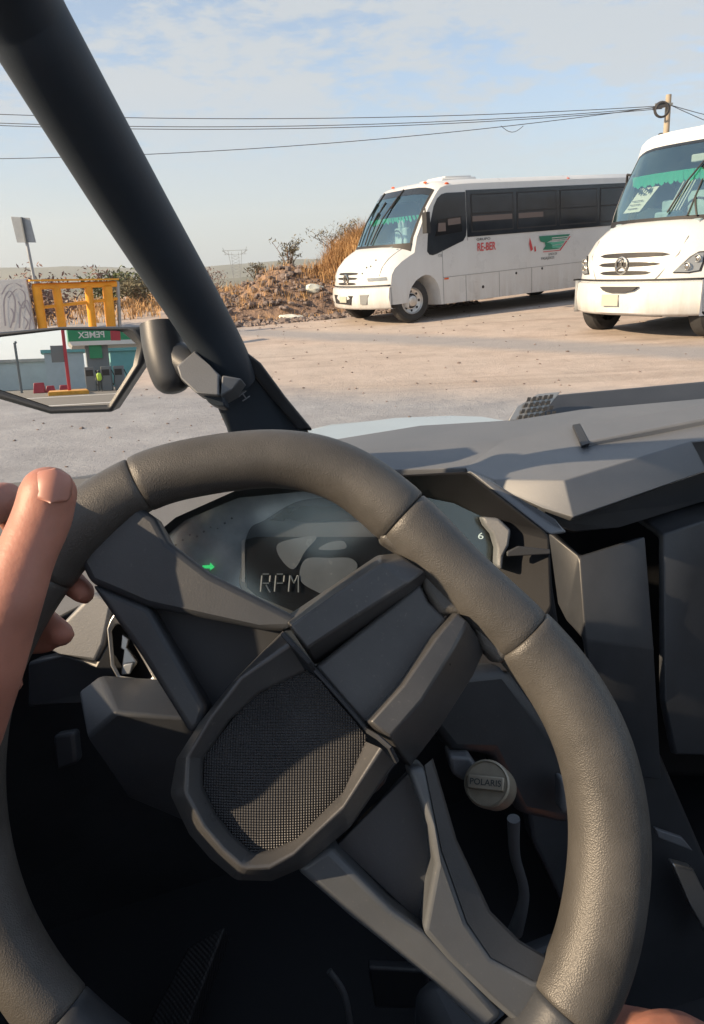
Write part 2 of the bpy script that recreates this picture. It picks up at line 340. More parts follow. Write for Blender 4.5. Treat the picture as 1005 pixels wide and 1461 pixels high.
# ================================================================== SETTING
def smax(a, b, k): return 0.5 * (a + b + math.sqrt((a - b) ** 2 + k * k))
def G(x, y):
    pl = 0.0245 * x + 0.0378 * y - 0.51
    z = smax(0, pl, 0.10) - 0.012
    # level out behind the lot and sink into the valley
    if pl > 0.75: z = 0.75 + (1 - math.exp(-(z - 0.75) / 0.6)) * 0.6
    d = math.hypot(x, y)
    fall = max(0.0, y - 34 - 0.35 * max(0, x)) if x < 40 else max(0.0, y - 60)
    z -= 10 * (1 - math.exp(-fall / 90.0)) + min(20, max(0, (y - 150)) * 0.02)
    z += 0.03 * noise.noise(Vector((x * 0.25, y * 0.25, 0))) * min(1, max(0, y - 2) / 6)
    return z
def ground_extra(t, b, v):
    n1 = nz(t, v, 0.16, 5, 0.6, 0.6); n2 = nz(t, v, 1.7, 9, 0.72); n3 = nz(t, v, 22, 8, 0.8)
    c = ramp(t, n2, [(0.28, (0.35, 0.29, 0.25)), (0.50, (0.47, 0.395, 0.345)), (0.74, (0.56, 0.485, 0.43))])
    c = mixc(t, mth(t, 'MULTIPLY', ramp(t, n1, [(0.42, (0, 0, 0)), (0.62, (1, 1, 1))]), 0.55), c, (0.46, 0.425, 0.39))
    # tyre tracks: stretched darker streaks
    mp = N(t, 'ShaderNodeMapping'); mp.inputs['Rotation'].default_value = (0, 0, rad(-14)); mp.inputs['Scale'].default_value = (0.10, 1.3, 1); t.links.new(v, mp.inputs[0])
    tr = nz(t, mp.outputs[0], 1.1, 5, 0.65, 0.5)
    c = mixc(t, mth(t, 'MULTIPLY', ramp(t, tr, [(0.50, (0, 0, 0)), (0.64, (1, 1, 1))]), 0.5), c, (0.30, 0.25, 0.215))
    c = mixc(t, mth(t, 'MULTIPLY', ramp(t, n3, [(0.58, (0, 0, 0)), (0.70, (1, 1, 1))]), 0.35), c, (0.26, 0.215, 0.185))
    c = mixc(t, mth(t, 'MULTIPLY', ramp(t, n3, [(0.28, (1, 1, 1)), (0.38, (0, 0, 0))]), 0.30), c, (0.62, 0.55, 0.48))
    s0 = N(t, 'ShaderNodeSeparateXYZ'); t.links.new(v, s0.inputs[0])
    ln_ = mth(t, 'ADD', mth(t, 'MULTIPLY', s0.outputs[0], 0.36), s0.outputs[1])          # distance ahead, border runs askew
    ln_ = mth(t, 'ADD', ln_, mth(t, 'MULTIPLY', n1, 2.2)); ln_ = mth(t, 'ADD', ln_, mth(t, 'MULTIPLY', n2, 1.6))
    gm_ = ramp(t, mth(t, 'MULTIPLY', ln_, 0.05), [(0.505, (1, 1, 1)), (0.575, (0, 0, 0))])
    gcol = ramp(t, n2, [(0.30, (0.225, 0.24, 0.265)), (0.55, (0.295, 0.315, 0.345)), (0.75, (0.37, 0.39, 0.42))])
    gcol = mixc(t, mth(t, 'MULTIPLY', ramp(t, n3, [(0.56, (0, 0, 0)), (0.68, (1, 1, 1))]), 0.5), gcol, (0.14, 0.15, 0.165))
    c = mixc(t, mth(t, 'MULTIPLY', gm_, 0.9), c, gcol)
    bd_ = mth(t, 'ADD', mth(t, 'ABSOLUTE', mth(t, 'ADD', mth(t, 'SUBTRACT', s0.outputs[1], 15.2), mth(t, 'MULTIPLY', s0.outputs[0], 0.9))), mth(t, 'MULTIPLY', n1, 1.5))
    c = mixc(t, mth(t, 'MULTIPLY', ramp(t, mth(t, 'MULTIPLY', bd_, 0.2), [(0.22, (1, 1, 1)), (0.36, (0, 0, 0))]), 0.75), c, (0.27, 0.28, 0.30))  # bluish grey cast-shadow band painted into the ground colour
    # beyond the lot: scrub-coloured land
    s = N(t, 'ShaderNodeSeparateXYZ'); t.links.new(v, s.inputs[0])
    far = ramp(t, mth(t, 'MULTIPLY', s.outputs[1], 0.01), [(0.36, (0, 0, 0)), (0.50, (1, 1, 1))])
    c = mixc(t, far, c, ramp(t, n1, [(0.35, (0.10, 0.10, 0.06)), (0.65, (0.22, 0.18, 0.11))]))
    t.links.new(c, b.inputs['Base Color'])
    bn = N(t, 'ShaderNodeBump'); bn.inputs['Strength'].default_value = 0.9; bn.inputs['Distance'].default_value = 0.03
    t.links.new(mth(t, 'ADD', n2, mth(t, 'MULTIPLY', n3, 0.45)), bn.inputs['Height']); t.links.new(bn.outputs[0], b.inputs['Normal'])
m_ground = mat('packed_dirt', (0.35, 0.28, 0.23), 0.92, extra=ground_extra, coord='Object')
def grid(a, n): return [math.copysign((math.exp(abs(i) / n * 6.2) - 1) / (math.exp(6.2) - 1) * a, i) for i in range(-n, n + 1)]
gx = grid(4400, 110); gy = [v + 12 for v in grid(4400, 110)]
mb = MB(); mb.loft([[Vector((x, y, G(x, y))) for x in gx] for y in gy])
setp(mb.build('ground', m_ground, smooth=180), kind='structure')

# hazy far hills and mid-distance plain rise
def ridge(name, y0, x0, x1, base, h, seed, m, w=600):
    mb = MB(); rows = []
    n = 60
    for k, (fy, fh) in enumerate(((0, 0), (0.35, 0.5), (0.7, 0.9), (1.0, 1.0), (1.5, 0.6), (2.2, 0.0))):
        row = []
        for i in range(n + 1):
            x = x0 + (x1 - x0) * i / n
            hh = h * (0.72 + 0.36 * noise.noise(Vector((i * 0.11 + seed, seed, 0))) + 0.10 * noise.noise(Vector((i * 0.5, seed, k * 0.6))))
            e = min(1, i / 6, (n - i) / 6)
            row.append(Vector((x, y0 + fy * w + 60 * noise.noise(Vector((i * 0.3, k, seed))), base + fh * hh * e)))
        rows.append(row)
    mb.loft(rows); return setp(mb.build(name, m, smooth=180), kind='structure')
m_hill = mat('hill_scrub', (0.15, 0.14, 0.09), 0.95, col2=(0.07, 0.08, 0.05), vs=0.006, det=8)
ridge('hills', 2900, -3700, 2300, -45, 105, 2.3, m_hill, 500)
ridge('hills', 1500, -1400, 1500, -38, 34, 5.1, m_hill, 300)

# road with markings, seen in the wing mirror
def asp(t, b, v):
    n = nz(t, v, 60, 6, 0.8); c = ramp(t, n, [(0.3, (0.10, 0.10, 0.10)), (0.7, (0.19, 0.185, 0.175))])
    c = mixc(t, mth(t, 'MULTIPLY', nz(t, v, 0.3, 4, 0.6), 0.3), c, (0.24, 0.22, 0.19)); t.links.new(c, b.inputs['Base Color'])
m_asph = mat('asphalt', (0.14, 0.14, 0.135), 0.9, extra=asp)

# ================================================================== PLANTS, MOUND
def clump(mb, c, r, n, leaf, squash=0.75, droop=0.0, rnd=random):
    for _ in range(n):
        while True:
            q = Vector((rnd.uniform(-1, 1), rnd.uniform(-1, 1), rnd.uniform(-1, 1)))
            if 0.25 < q.length < 1: break
        p = Vector(c) + Vector((q.x * r, q.y * r, q.z * r * squash))
        a = Vector((rnd.uniform(-1, 1), rnd.uniform(-1, 1), rnd.uniform(-1, 1))).normalized()
        b = a.orthogonal().normalized(); s = leaf * rnd.uniform(0.6, 1.5)
        mb.add([p - a * s, p + b * s * 0.35, p + a * s, p - b * s * 0.35], [(0, 1, 2, 3)])
def shrub(label, loc, h, w, n=900, leaf=0.05, lm=None, rnd=None, group=None, name='shrub', sparse=False):
    rnd = rnd or random.Random(hash(label) % 1000)
    rnd = random.Random(int(abs(loc[0]) * 97 + abs(loc[1]) * 13 + h * 7))
    t = thing(name, label, 'shrub', loc, group=group)
    st = MB(); lf = MB()
    for i in range(11 if not sparse else 14):
        a = rnd.uniform(0, 6.28); sp = rnd.uniform(0.2, 1.0) * w / 2
        top = Vector((math.cos(a) * sp, math.sin(a) * sp, h * rnd.uniform(0.55, 1.0)))
        mid = Vector((top.x * 0.35, top.y * 0.35, top.z * 0.55))
        path = spline([(0, 0, -0.1), mid, top], 4)
        st.tube(path, [0.022 * (1 - 0.8 * k / (len(path) - 1)) for k in range(len(path))], 5)
        for k in range(4):
            b0 = path[rnd.randrange(3, len(path))]; b1 = b0 + Vector((rnd.uniform(-1, 1), rnd.uniform(-1, 1), rnd.uniform(0.1, 1))) * w * 0.22
            st.tube([b0, b1], [0.008, 0.003], 4, caps=False)
            if not sparse: clump(lf, b1, w * 0.16, n // 60, leaf, rnd=rnd)
            else: clump(lf, b1, w * 0.10, n // 120, leaf, rnd=rnd)
        clump(lf, top, w * 0.17, n // 30 if not sparse else n // 60, leaf, rnd=rnd)
    st.build('stem', m_twig, t); lf.build('foliage', lm or m_leaf, t, smooth=0, fix=False)
    return t
def tuft(mb, c, h, n, spread, rnd, wid=0.012):
    for _ in range(n):
        a = rnd.uniform(0, 6.283); l = h * rnd.uniform(0.5, 1.15)
        b = Vector(c) + Vector((rnd.gauss(0, spread * 0.3), rnd.gauss(0, spread * 0.3), 0))
        d = Vector((math.cos(a), math.sin(a), 0)); sd = Vector((-d.y, d.x, 0)) * wid
        m1 = b + d * l * 0.18 + Vector((0, 0, l * 0.6)); tp = b + d * l * rnd.uniform(0.35, 0.8) + Vector((0, 0, l * rnd.uniform(0.7, 1)))
        mb.add([b - sd, b + sd, m1 + sd * 0.8, m1 - sd * 0.8, tp], [(0, 1, 2, 3), (3, 2, 4)])
# mound heap (height field over its own footprint)
def mh(x, y):
    # profile by x : rises to the right, crest behind the front of the first bus
    u = (x + 4.6) / 7.2
    if u <= 0 or u >= 1.25: return 0.0
    prof = 0.85 * min(1, u * 3.2) ** 0.8 + 0.55 * max(0, min(1, (u - 0.30) / 0.40)) ** 1.2
    edge = 1 if u < 1 else max(0, 1 - (u - 1) / 0.25)
    v = (y - (20.2 + 0.25 * x)) / 5.2
    if v <= 0 or v >= 1: return 0.0
    cr = math.sin(math.pi * min(1, v * 1.35) ** 0.75 if v * 1.35 < 1 else math.pi)
    cr = max(0, math.sin(math.pi * v ** 0.8)) ** 0.8
    n = 0.22 * noise.noise(Vector((x * 0.9, y * 0.9, 1))) + 0.13 * noise.noise(Vector((x * 2.6, y * 2.6, 4))) + 0.06 * noise.noise(Vector((x * 7, y * 7, 4)))
    return max(0, prof * edge * cr * (1 + n * 1.3) + n * 0.3 * cr)
mb = MB(); rows = []
for j in range(90):
    y = 18.0 + j * 0.115
    rows.append([Vector((x, y, G(x, y) + mh(x, y) - 0.04)) for x in [-5.4 + i * 0.08 for i in range(125)]])
mb.loft(rows); mb.build('soil_mound', m_soil, smooth=180)
setp(bpy.data.objects['soil_mound'], kind='structure')
rnd = random.Random(5)
st = MB()
for _ in range(2200):
    x = rnd.uniform(-4.6, 3.6); y = 19.0 + 0.25 * x + rnd.random() ** 1.4 * 4.2; s = rnd.choice([0.02, 0.025, 0.03, 0.04, 0.05, 0.085]) * rnd.uniform(0.7, 1.3)
    z = G(x, y) + mh(x, y)
    st.sph((x, y, z + s * 0.3), s, 6, 4, (rnd.uniform(.7, 1.4), rnd.uniform(.7, 1.3), rnd.uniform(.5, .9)), Matrix.Rotation(rnd.uniform(0, 3), 3, 'Z'), jit=0.6)
setp(st.build('rubble', m_rock, smooth=0), label='brown and grey stones strewn over the earth mound', cat='rubble', kind='stuff')
st = MB()
for _ in range(700):
    a = rnd.uniform(-7, 9); d = 2.5 + 16 * rnd.random() ** 1.2; s = rnd.uniform(0.004, 0.011) * (1 + d / 12)
    x = a * d / 8; y = d; st.sph((x, y, G(x, y) + s * 0.2), s, 5, 4, (1, rnd.uniform(.6, 1.2), 0.6), jit=0.5)
for _ in range(110):
    x = rnd.uniform(-6, 8); y = rnd.uniform(7, 19); q_ = rnd.uniform(0.010, 0.026)
    if rnd.random() < .5: x = -1 + rnd.gauss(0, 2.5); y = 18.3 + rnd.gauss(0, .7)
    st.sph((x, y, G(x, y) + q_ * .3), q_, 5, 4, (1.2, rnd.uniform(.6, 1.2), 0.7), jit=0.5)
setp(st.build('gravel', m_rock, smooth=0), label='loose pebbles scattered over the dirt lot', cat='gravel', kind='stuff')
# one pale sack / plastic scrap
for k, (x, y, s, lb) in enumerate(((-0.75, 20.6, 0.17, 'crumpled pale grey sack lying high on the rubble mound'), (-1.35, 19.55, 0.22, 'flattened pale cardboard scrap at the foot of the mound'))):
    b = MB(); b.sph((0, 0, 0), s, 12, 8, (1.4, 0.8, 0.35 if k else 0.7), jit=0.5)
    o = b.build('sack' if not k else 'cardboard_scrap', m_curt if not k else m_paper); o.location = (x, y, G(x, y) + mh(x, y) + 0.05); setp(o, lb, 'litter')
gr = MB(); rnd = random.Random(11)
for _ in range(640):      # golden grass over the right part of the crest
    x = rnd.gauss(1.0, 0.9); 
    if x < -1.4 or x > 3.4: continue
    y = 20.4 + 0.25 * x + rnd.uniform(0.5, 3.6); f = max(0.25, min(1, (x + 1.2) / 1.6))
    tuft(gr, (x, y, G(x, y) + mh(x, y) - 0.05), 0.85 * f * rnd.uniform(0.7, 1.2), 30, 0.45, rnd, 0.006)
for _ in range(190):
    x = rnd.uniform(-4.6, 0.2); y = 20.2 + 0.25 * x + rnd.uniform(-0.4, 3.4)
    tuft(gr, (x, y, G(x, y) + mh(x, y) - 0.03), 0.22 * rnd.uniform(0.6, 1.4), 14, 0.30, rnd, 0.006)
for _ in range(300):
    x = rnd.uniform(-14.0, -3.5); y = rnd.uniform(22, 32)
    tuft(gr, (x, y, G(x, y) - 0.03), 0.38 * rnd.uniform(0.5, 1.5), 16, 0.5, rnd, 0.014)
setp(gr.build('dry_grass', m_straw, smooth=0, fix=False), label='golden dry grass growing over the earth mound', cat='grass', kind='stuff')
def gz(x, y): return (x, y, G(x, y) + mh(x, y))
m_leafp = mat('dusty_leaf', (0.22, 0.20, 0.12), 0.75, col2=(0.09, 0.08, 0.05), vs=2.0)
m_leafr = mat('reddish_twig_leaf', (0.24, 0.16, 0.14), 0.8, col2=(0.14, 0.09, 0.08), vs=2.0)
shrub('taller grey-green shrub on the mound crest, just left of the nearer bus', gz(-0.05, 23.2), 1.05, 1.8, 1100, 0.035, m_leafp, sparse=True)
shrub('thin tall nearly leafless shrub standing on the middle of the mound', gz(-1.55, 23.0), 1.15, 0.9, 700, 0.04, m_leafp, sparse=True)
shrub('small green bush at the left end of the mound crest', gz(-2.45, 22.6), 0.6, 0.7, 500, 0.035, m_leafp)
shrub('reddish twiggy bush on the left shoulder of the mound, beside the black tube', gz(-4.15, 23.6), 1.05, 1.5, 700, 0.04, m_leafr, sparse=True)
shrub('low green bush on the slope right of the yellow barrier', (-8.1, 27, G(-8.1, 27)), 0.95, 2.2, 1500, 0.07, m_leaf)
shrub('yellowish low bush on the slope between barrier and black tube', (-6.7, 26, G(-6.7, 26)), 0.8, 1.6, 1000, 0.06, m_leafp)
shrub('dusty brown brush seen through the bars of the yellow barrier', (-7.9, 19.5, G(-7.9, 19.5)), 1.15, 2.6, 1600, 0.06, m_leafr)
shrub('spreading green bush above the white wall, behind the sign post', (-9.6, 18.3, G(-9.6, 18.3)), 2.25, 2.6, 1500, 0.07, m_leaf, sparse=True)

# ================================================================== LEFT ROADSIDE THINGS
# white wall with graffiti
wA, wB = PZ(-70, 500, 0.18), PZ(57, 486, 0.18)
d = (wB - wA).normalized(); wA = Vector((wA.x, wA.y, 0)); 
D0 = 14.0
def PD(px, py, y): return PY(px, py, y)
a = PD(-150, 470, 13.0); b = PD(50, 470, 13.6)
topz = PD(30, 398, 13.5).z
wt = thing('graffiti_wall', 'white rendered wall with faded grey graffiti, left of the yellow barrier', 'wall', (b.x, b.y, G(b.x, b.y)))
mbw = MB(); A3 = Vector((a.x, a.y, 0)); B3 = Vector((b.x, b.y, 0)); nrm = (B3 - A3).normalized().cross(Vector((0, 0, 1)))
mbw.prism([Vector((A3.x, A3.y, -0.3)), Vector((B3.x, B3.y, -0.3)), Vector((B3.x, B3.y, topz)), Vector((A3.x, A3.y, topz))],
          [v - nrm * 0.18 for v in [Vector((A3.x, A3.y, -0.3)), Vector((B3.x, B3.y, -0.3)), Vector((B3.x, B3.y, topz)), Vector((A3.x, A3.y, topz))]])
mbw.build('wall_face', m_wall, wt, bevel=0.01, off=wt.location)
gm = MB(); du = (B3 - A3).normalized()
def wp(px, py):
    q = isect(px, py, B3 + nrm * 0.006, nrm); return q
for path in ([(8, 465), (6, 430), (14, 415), (22, 430), (20, 460)], [(12, 425), (25, 412), (36, 420), (34, 440), (26, 430)],
             [(28, 468), (30, 440), (38, 428), (44, 445), (42, 470)], [(36, 435), (46, 455), (50, 468)], [(3, 420), (10, 408), (22, 404), (32, 410)],
             [(16, 440), (20, 450), (15, 468)], [(34, 452), (40, 460), (36, 470)]):
    pp = spline([wp(*q) for q in path], 6); rows = [[p + du * 0.012, p - du * 0.012] for p in pp]; gm.loft(rows)
gm.build('graffiti', m_graf, wt, smooth=0, off=wt.location)
# yellow barrier
yt = PD(105, 470, 13.7); bt = thing('yellow_barrier', 'yellow painted steel pipe barrier beside the white wall', 'barrier', (yt.x, yt.y, G(yt.x, yt.y)))
yl, yr = 13.7, 14.6
def yb(px, py):
    f = (px - 48) / (168 - 48); return PD(px, py, yl + (yr - yl) * f)
def bar_px(name, p0, p1, r, n=10):
    q = MB(); q.tube([yb(*p0), yb(*p1)], r, n); return q.build(name, m_yel, bt, off=bt.location)
bar_px('top_rail', (47, 409), (166, 405), 0.055)
bar_px('middle_rail', (58, 439), (168, 426), 0.03)
for x0, x1, r in ((52, 64, 0.08), (80, 92, 0.075), (126, 134, 0.072), (153, 160, 0.09)):
    bar_px('post', (x0, 408), (x1 + 3, 505), r, 14)
q = MB(); q.tube([yb(168, 402), yb(173, 500)], 0.035, 8); q.build('end_post', m_galv, bt, off=bt.location)
q = MB(); q.bar(yb(40, 402) + Vector((0, 0, 0.02)), yb(166, 400) + Vector((0, 0, .02)), 0.3, 0.03); q.build('cap_plate', m_yel, bt, off=bt.location)
# road sign seen from behind
sg = PD(52, 470, 16.0); stt = thing('road_sign', 'back of a tilted grey metal road sign on a thin post', 'sign', (sg.x, sg.y, G(sg.x, sg.y)))
q = MB(); q.tube([PD(59, 450, 16), PD(33, 318, 16)], 0.035, 8); q.tube([PD(59, 450, 16), PD(64, 490, 16)], 0.035, 8); q.build('post', m_galv, stt, off=stt.location)
q = MB(); s4 = [PD(16, 309, 15.93), PD(43, 311, 15.93), PD(52, 346, 15.93), PD(25, 346, 15.93)]; q.prism(s4, [v + Vector((0, -0.02, 0)) for v in s4]); q.build('sign_plate', m_galv, stt, bevel=0.004, off=stt.location)
q = MB(); q.bar(PD(31, 310, 15.88), PD(38, 346, 15.88), 0.09, 0.02); q.build('bracket', m_grey, stt, off=stt.location)
# dead thin stalks by the barrier are left to the grass

# transmission pylon far away
pb = PD(340, 412, 420.0); pt = thing('transmission_pylon', 'distant lattice transmission pylon above the mound', 'pylon', pb)
q = MB(); k = 420.0
top = PD(340, 357, k); W2 = (PD(358, 357, k) - PD(322, 357, k)).length / 2
def Lp(x, z): return Vector((pb.x + x, k, z))
z0, z1 = pb.z, top.z
def ln(a, b, w=0.35): q.bar(a, b, w * .65, w * .65)
ln(Lp(-W2, z1), Lp(W2, z1)); ln(Lp(-W2 * .9, z1 - 2), Lp(W2 * .9, z1 - 2), .25)
for s in (-1, 1):
    ln(Lp(s * W2 * .95, z1 + 1.6), Lp(s * W2 * .75, z1 - 2)); ln(Lp(s * W2, z1), Lp(s * W2 * .45, z1 - 2.2))
    ln(Lp(s * W2 * .55, z1), Lp(s * W2 * .28, z0 + 6)); ln(Lp(s * W2 * .28, z1 - 1), Lp(s * W2 * .28, z0 + 6), .25); ln(Lp(s * W2 * .28, z0 + 6), Lp(s * W2 * .5, z0 - 6))
for i in range(7):
    za = z0 + 6 + (z1 - z0 - 8) * i / 7; zb = z0 + 6 + (z1 - z0 - 8) * (i + 1) / 7
    ln(Lp(-W2 * .3, za), Lp(W2 * .33, zb), .2); ln(Lp(W2 * .3, za), Lp(-W2 * .33, zb), .2)
q.build('lattice', m_pylon, pt, smooth=0, off=pt.location)
# utility pole and wires
YP = 34.0
ub = PD(950, 260, YP); up_ = thing('utility_pole', 'pale concrete utility pole with cable coil, behind the right-hand bus', 'pole', (ub.x, ub.y, G(ub.x, ub.y)))
q = MB(); q.tube([Vector((ub.x - .05, YP, G(ub.x, YP) - .3)), PD(954.5, 135, YP)], [0.16, 0.11], 12); q.build('pole_shaft', m_wood, up_, off=up_.location)
q = MB(); c0 = PD(945, 156, YP - .25)
for j in range(3):
    q.tube([c0 + Vector((math.cos(a) * (.26 + .03 * j), 0.02 * j, math.sin(a) * (.26 + .02 * j))) for a in [i * 2 * math.pi / 20 for i in range(20)]], 0.022, 6, closed=True)
q.bar(PD(932, 155, YP - .2), PD(952, 150, YP - .2), .1, .12); q.build('cable_coil', m_wire, up_, off=up_.location)
q = MB(); q.bar(PD(935, 149, YP - .15), PD(960, 148, YP - .15), .06, .08); q.build('crossarm', m_grey, up_, off=up_.location)
lp = PD(-420, 200, 33.0); lpole = thing('utility_pole', 'concrete utility pole carrying the far left ends of the overhead cables', 'pole', (lp.x, lp.y, G(lp.x, lp.y)))
q = MB(); q.tube([Vector((lp.x, lp.y, G(lp.x, lp.y) - .3)), PD(-420, 110, 33)], [0.17, 0.11], 12); q.build('pole_shaft', m_wood, lpole, off=lpole.location)
wires = [((945, 151), (500, 166), (-420, 140), 'uppermost overhead cable'), ((945, 153), (500, 176), (-420, 150), 'second overhead cable from the top'),
         ((945, 155), (500, 179.5), (-420, 152), 'third overhead cable from the top'), ((942, 152), (500, 200), (-420, 222), 'lowest overhead cable, sagging in front of the sky')]
for (p0, p1, p2, lb) in wires:
    A = PD(*p0, YP - .2); B = PD(*p1, 33.2); C_ = PD(*p2, 33.0)
    u1 = (B.x - A.x) / (C_.x - A.x); pts = []
    zl = lambda u: A.z + (C_.z - A.z) * u
    kk = (B.z - zl(u1)) / (u1 * (1 - u1))
    for i in range(49):
        u = i / 48; p = A.lerp(C_, u); p.z = zl(u) + kk * u * (1 - u); pts.append(p - A)
    q = MB(); q.tube(pts, 0.014, 5); o = q.build('overhead_cable', m_wire); o.location = A; setp(o, lb + ', strung from pole to pole', 'cable', 'overhead cables')
q = MB(); pts = [PD(715 + i * 3.2, 179.5 + 9 * math.sin(math.pi * i / 10), 33.6) for i in range(11)]; q.tube([p - pts[0] for p in pts], 0.012, 5)
o = q.build('overhead_cable', m_wire); o.location = pts[0]; setp(o, 'short slack loop hanging under the lowest overhead cable', 'cable', 'overhead cables')
for yy, lb in ((160, 'upper cable leaving the pole to the right'), (166, 'lower cable leaving the pole to the right')):
    A = PD(957, 150, YP); B = PD(1100, yy + 18 + (yy - 160) * 3, YP + 2); q = MB()
    q.tube([A.lerp(B, i / 8) - A - Vector((0, 0, .12 * math.sin(math.pi * i / 8))) for i in range(9)], 0.014, 5)
    o = q.build('overhead_cable', m_wire); o.location = A; setp(o, lb, 'cable', 'overhead cables')

# ================================================================== BUSES
def catm(vals): return vals
def make_bus(label, pose, prm):
    (ox, oy, oz, yaw, pit) = pose
    c, s, cp, sp = math.cos(yaw), math.sin(yaw), math.cos(pit), math.sin(pit)
    X = Vector((c * cp, s * cp, sp)); Y = Vector((-s, c, 0)); Z = X.cross(Y)
    MM = Matrix((X, Y, Z)).transposed().to_4x4(); MM.translation = Vector((ox, oy, oz))
    t = thing('passenger_bus', label, 'bus', mat=MM, group='white buses parked in the dirt lot')
    HW = 1.2; RL = prm['rear']; ZR = prm['roof']; zb = 0.30; wsb, wst = prm['wsb'], prm['wst']
    nose = prm['nose']
    def surf(x, z, y):
        a = min(1, abs(y) / HW)
        f = max(0.0, min(1.0, (x + 1.3) / 1.5))
        rec = prm['rec'] * a ** prm['pw'] * f
        drop = 0.13 * a ** 7 * max(0, min(1, (z - 1.9) / 0.9))
        hd = 0.16 * a ** 5 * f * (1 if z < wsb[1] + .02 else 0) * max(0, min(1, (z - 1.0) / .5))
        tum = 0.05 * max(0, z - 1.5)
        return Vector((x - rec, y * (1 - tum * (0.4)), z - drop - hd))
    # upper profile rear -> front
    top = [(-RL, zb), (-RL - .02, 1.0), (-RL + .02, 2.3), (-RL + .12, ZR - .14), (-RL + .35, ZR - .02), (-5, ZR), (-3, ZR), (-1.6, ZR), (wst[0] - .35, ZR - .02), (wst[0] - .12, ZR - .06), wst]
    nws = 8
    for i in range(1, nws + 1):
        u = i / nws; bulge = 0.06 * math.sin(math.pi * u)
        top.append((wst[0] + (wsb[0] - wst[0]) * u + bulge, wst[1] + (wsb[1] - wst[1]) * u + bulge * .5))
    iws0, iws1 = 10, 10 + nws
    top += nose + [(nose[-1][0] - .04, .42)]
    # underside with wheel arches
    bot = [(.60, .42)]
    def arch(cx, r=.53):
        return [(cx + r * math.cos(a), .44 + r * math.sin(a)) for a in [math.pi * i / 10 for i in range(11)]]
    bot += [(.56, zb + .02)] + [p for p in arch(0.04)] + [(-.52, zb), (-1.5, zb), (-3.0, zb)] + [(prm['wb'] + .56, zb)] + arch(prm['wb']) + [(prm['wb'] - .56, zb)]
    prof = top + bot
    ys = [-1, -.985, -.95, -.88, -.78, -.62, -.42, -.2, 0, .2, .42, .62, .78, .88, .95, .985, 1]
    b = MB(); rows = [[surf(x, z, y * HW) for (x, z) in prof] for y in ys]; n = len(prof)
    vs = [p for r in rows for p in r]; fs = []
    for i in range(len(ys) - 1):
        for k in range(n):
            if iws0 <= k < iws1 and 2 <= i <= len(ys) - 4: continue
            fs.append((i * n + k, i * n + (k + 1) % n, (i + 1) * n + (k + 1) % n, (i + 1) * n + k))
    fs.append(tuple(range(n - 1, -1, -1))); fs.append(tuple((len(ys) - 1) * n + k for k in range(n)))
    b.add(vs, fs); body = b.build('body', m_busw, t, smooth=38); body.data.materials.append(m_under)
    for pg in body.data.polygons:
        c_ = pg.center
        if abs(c_.y) < 1.3 and c_.z < 1.05 and any(math.hypot(c_.x - w_, c_.z - .44) < .56 for w_ in (.04, prm['wb'])) and abs(pg.normal.y) < .3: pg.material_index = 1
        if c_.z < .36 and abs(pg.normal.z) > .8: pg.material_index = 1
    # windshield pane in the opening, slightly proud
    def patch(pr, yl, off, name, m, par=None, th=0.0, bevel=0):
        g = [[surf(x, z, y) for (x, z) in pr] for y in yl]
        out = []
        for i, r in enumerate(g):
            o_ = []
            for k, p in enumerate(r):
                a1 = g[min(i + 1, len(g) - 1)][k] - g[max(i - 1, 0)][k]; a2 = r[min(k + 1, len(r) - 1)] - r[max(k - 1, 0)]
                nn = a2.cross(a1)
                if nn.dot(Vector((1, 0, .35))) < 0: nn = -nn
                o_.append(p + nn.normalized() * off)
            out.append(o_)
        q = MB(); q.loft(out)
        if th:
            inn = [[p - Vector((th, 0, th * .3)) for p in r] for r in out]
            R, Cn = len(out), len(out[0]); loop = [(0, k) for k in range(Cn)] + [(i, Cn - 1) for i in range(1, R)] + [(R - 1, k) for k in range(Cn - 2, -1, -1)] + [(i, 0) for i in range(R - 2, 0, -1)]
            q.loft([[out[i][k] for i, k in loop], [inn[i][k] for i, k in loop]], closed=True)
        return q.build(name, m, par or t, smooth=40, bevel=bevel)
    ylw = [y * HW for y in ys[2:-2]]
    wsp = top[iws0:iws1 + 1]
    ws = patch(wsp, ylw, .004, 'windshield', m_wsh)
    # black surround
    def strip(pr, yl, off=.007, nm='window_surround', m=m_busfr): return patch(pr, yl, off, nm, m, ws)
    strip(wsp, [ylw[0] - .0, ylw[0] + .04]); strip(wsp, [ylw[-1] - .04, ylw[-1]])
    d_ = (Vector((*wsp[1], 0)) - Vector((*wsp[0], 0)))
    strip([wsp[0], (wsp[0][0] + d_.x * prm['blk'], wsp[0][1] + d_.y * prm['blk'])], ylw, nm='window_surround', m=m_busgl)
    strip([wsp[-2], wsp[-1]], ylw, .006) if False else strip([((wsp[-1][0] * .7 + wsp[-2][0] * .3), (wsp[-1][1] * .7 + wsp[-2][1] * .3)), wsp[-1]], ylw)
    # interior behind the windshield
    q = MB(); q.box((-1.9, 0, 1.7), (.05, 2.2, 1.9)); q.build('bulkhead', m_businn, t)
    q = MB(); q.box((wsb[0] - .50, 0, wsb[1] - .12), (.72, 1.9, .14)); q.box((wsb[0] - .2, 0, wsb[1] - .03), (.2, 1.6, .06)); q.build('dashboard', m_busdash, t, bevel=.03)
    for sy in (-.55, .55):
        q = MB(); q.box((-.95, sy, 1.62), (.16, .5, .75)); q.box((-.95, sy, 2.08), (.12, .26, .2)); q.build('driver_seat' if sy > 0 else 'front_seat', m_curt if prm['pale_seat'] else m_businn, t, bevel=.04)
    q = MB(); st_ = .0
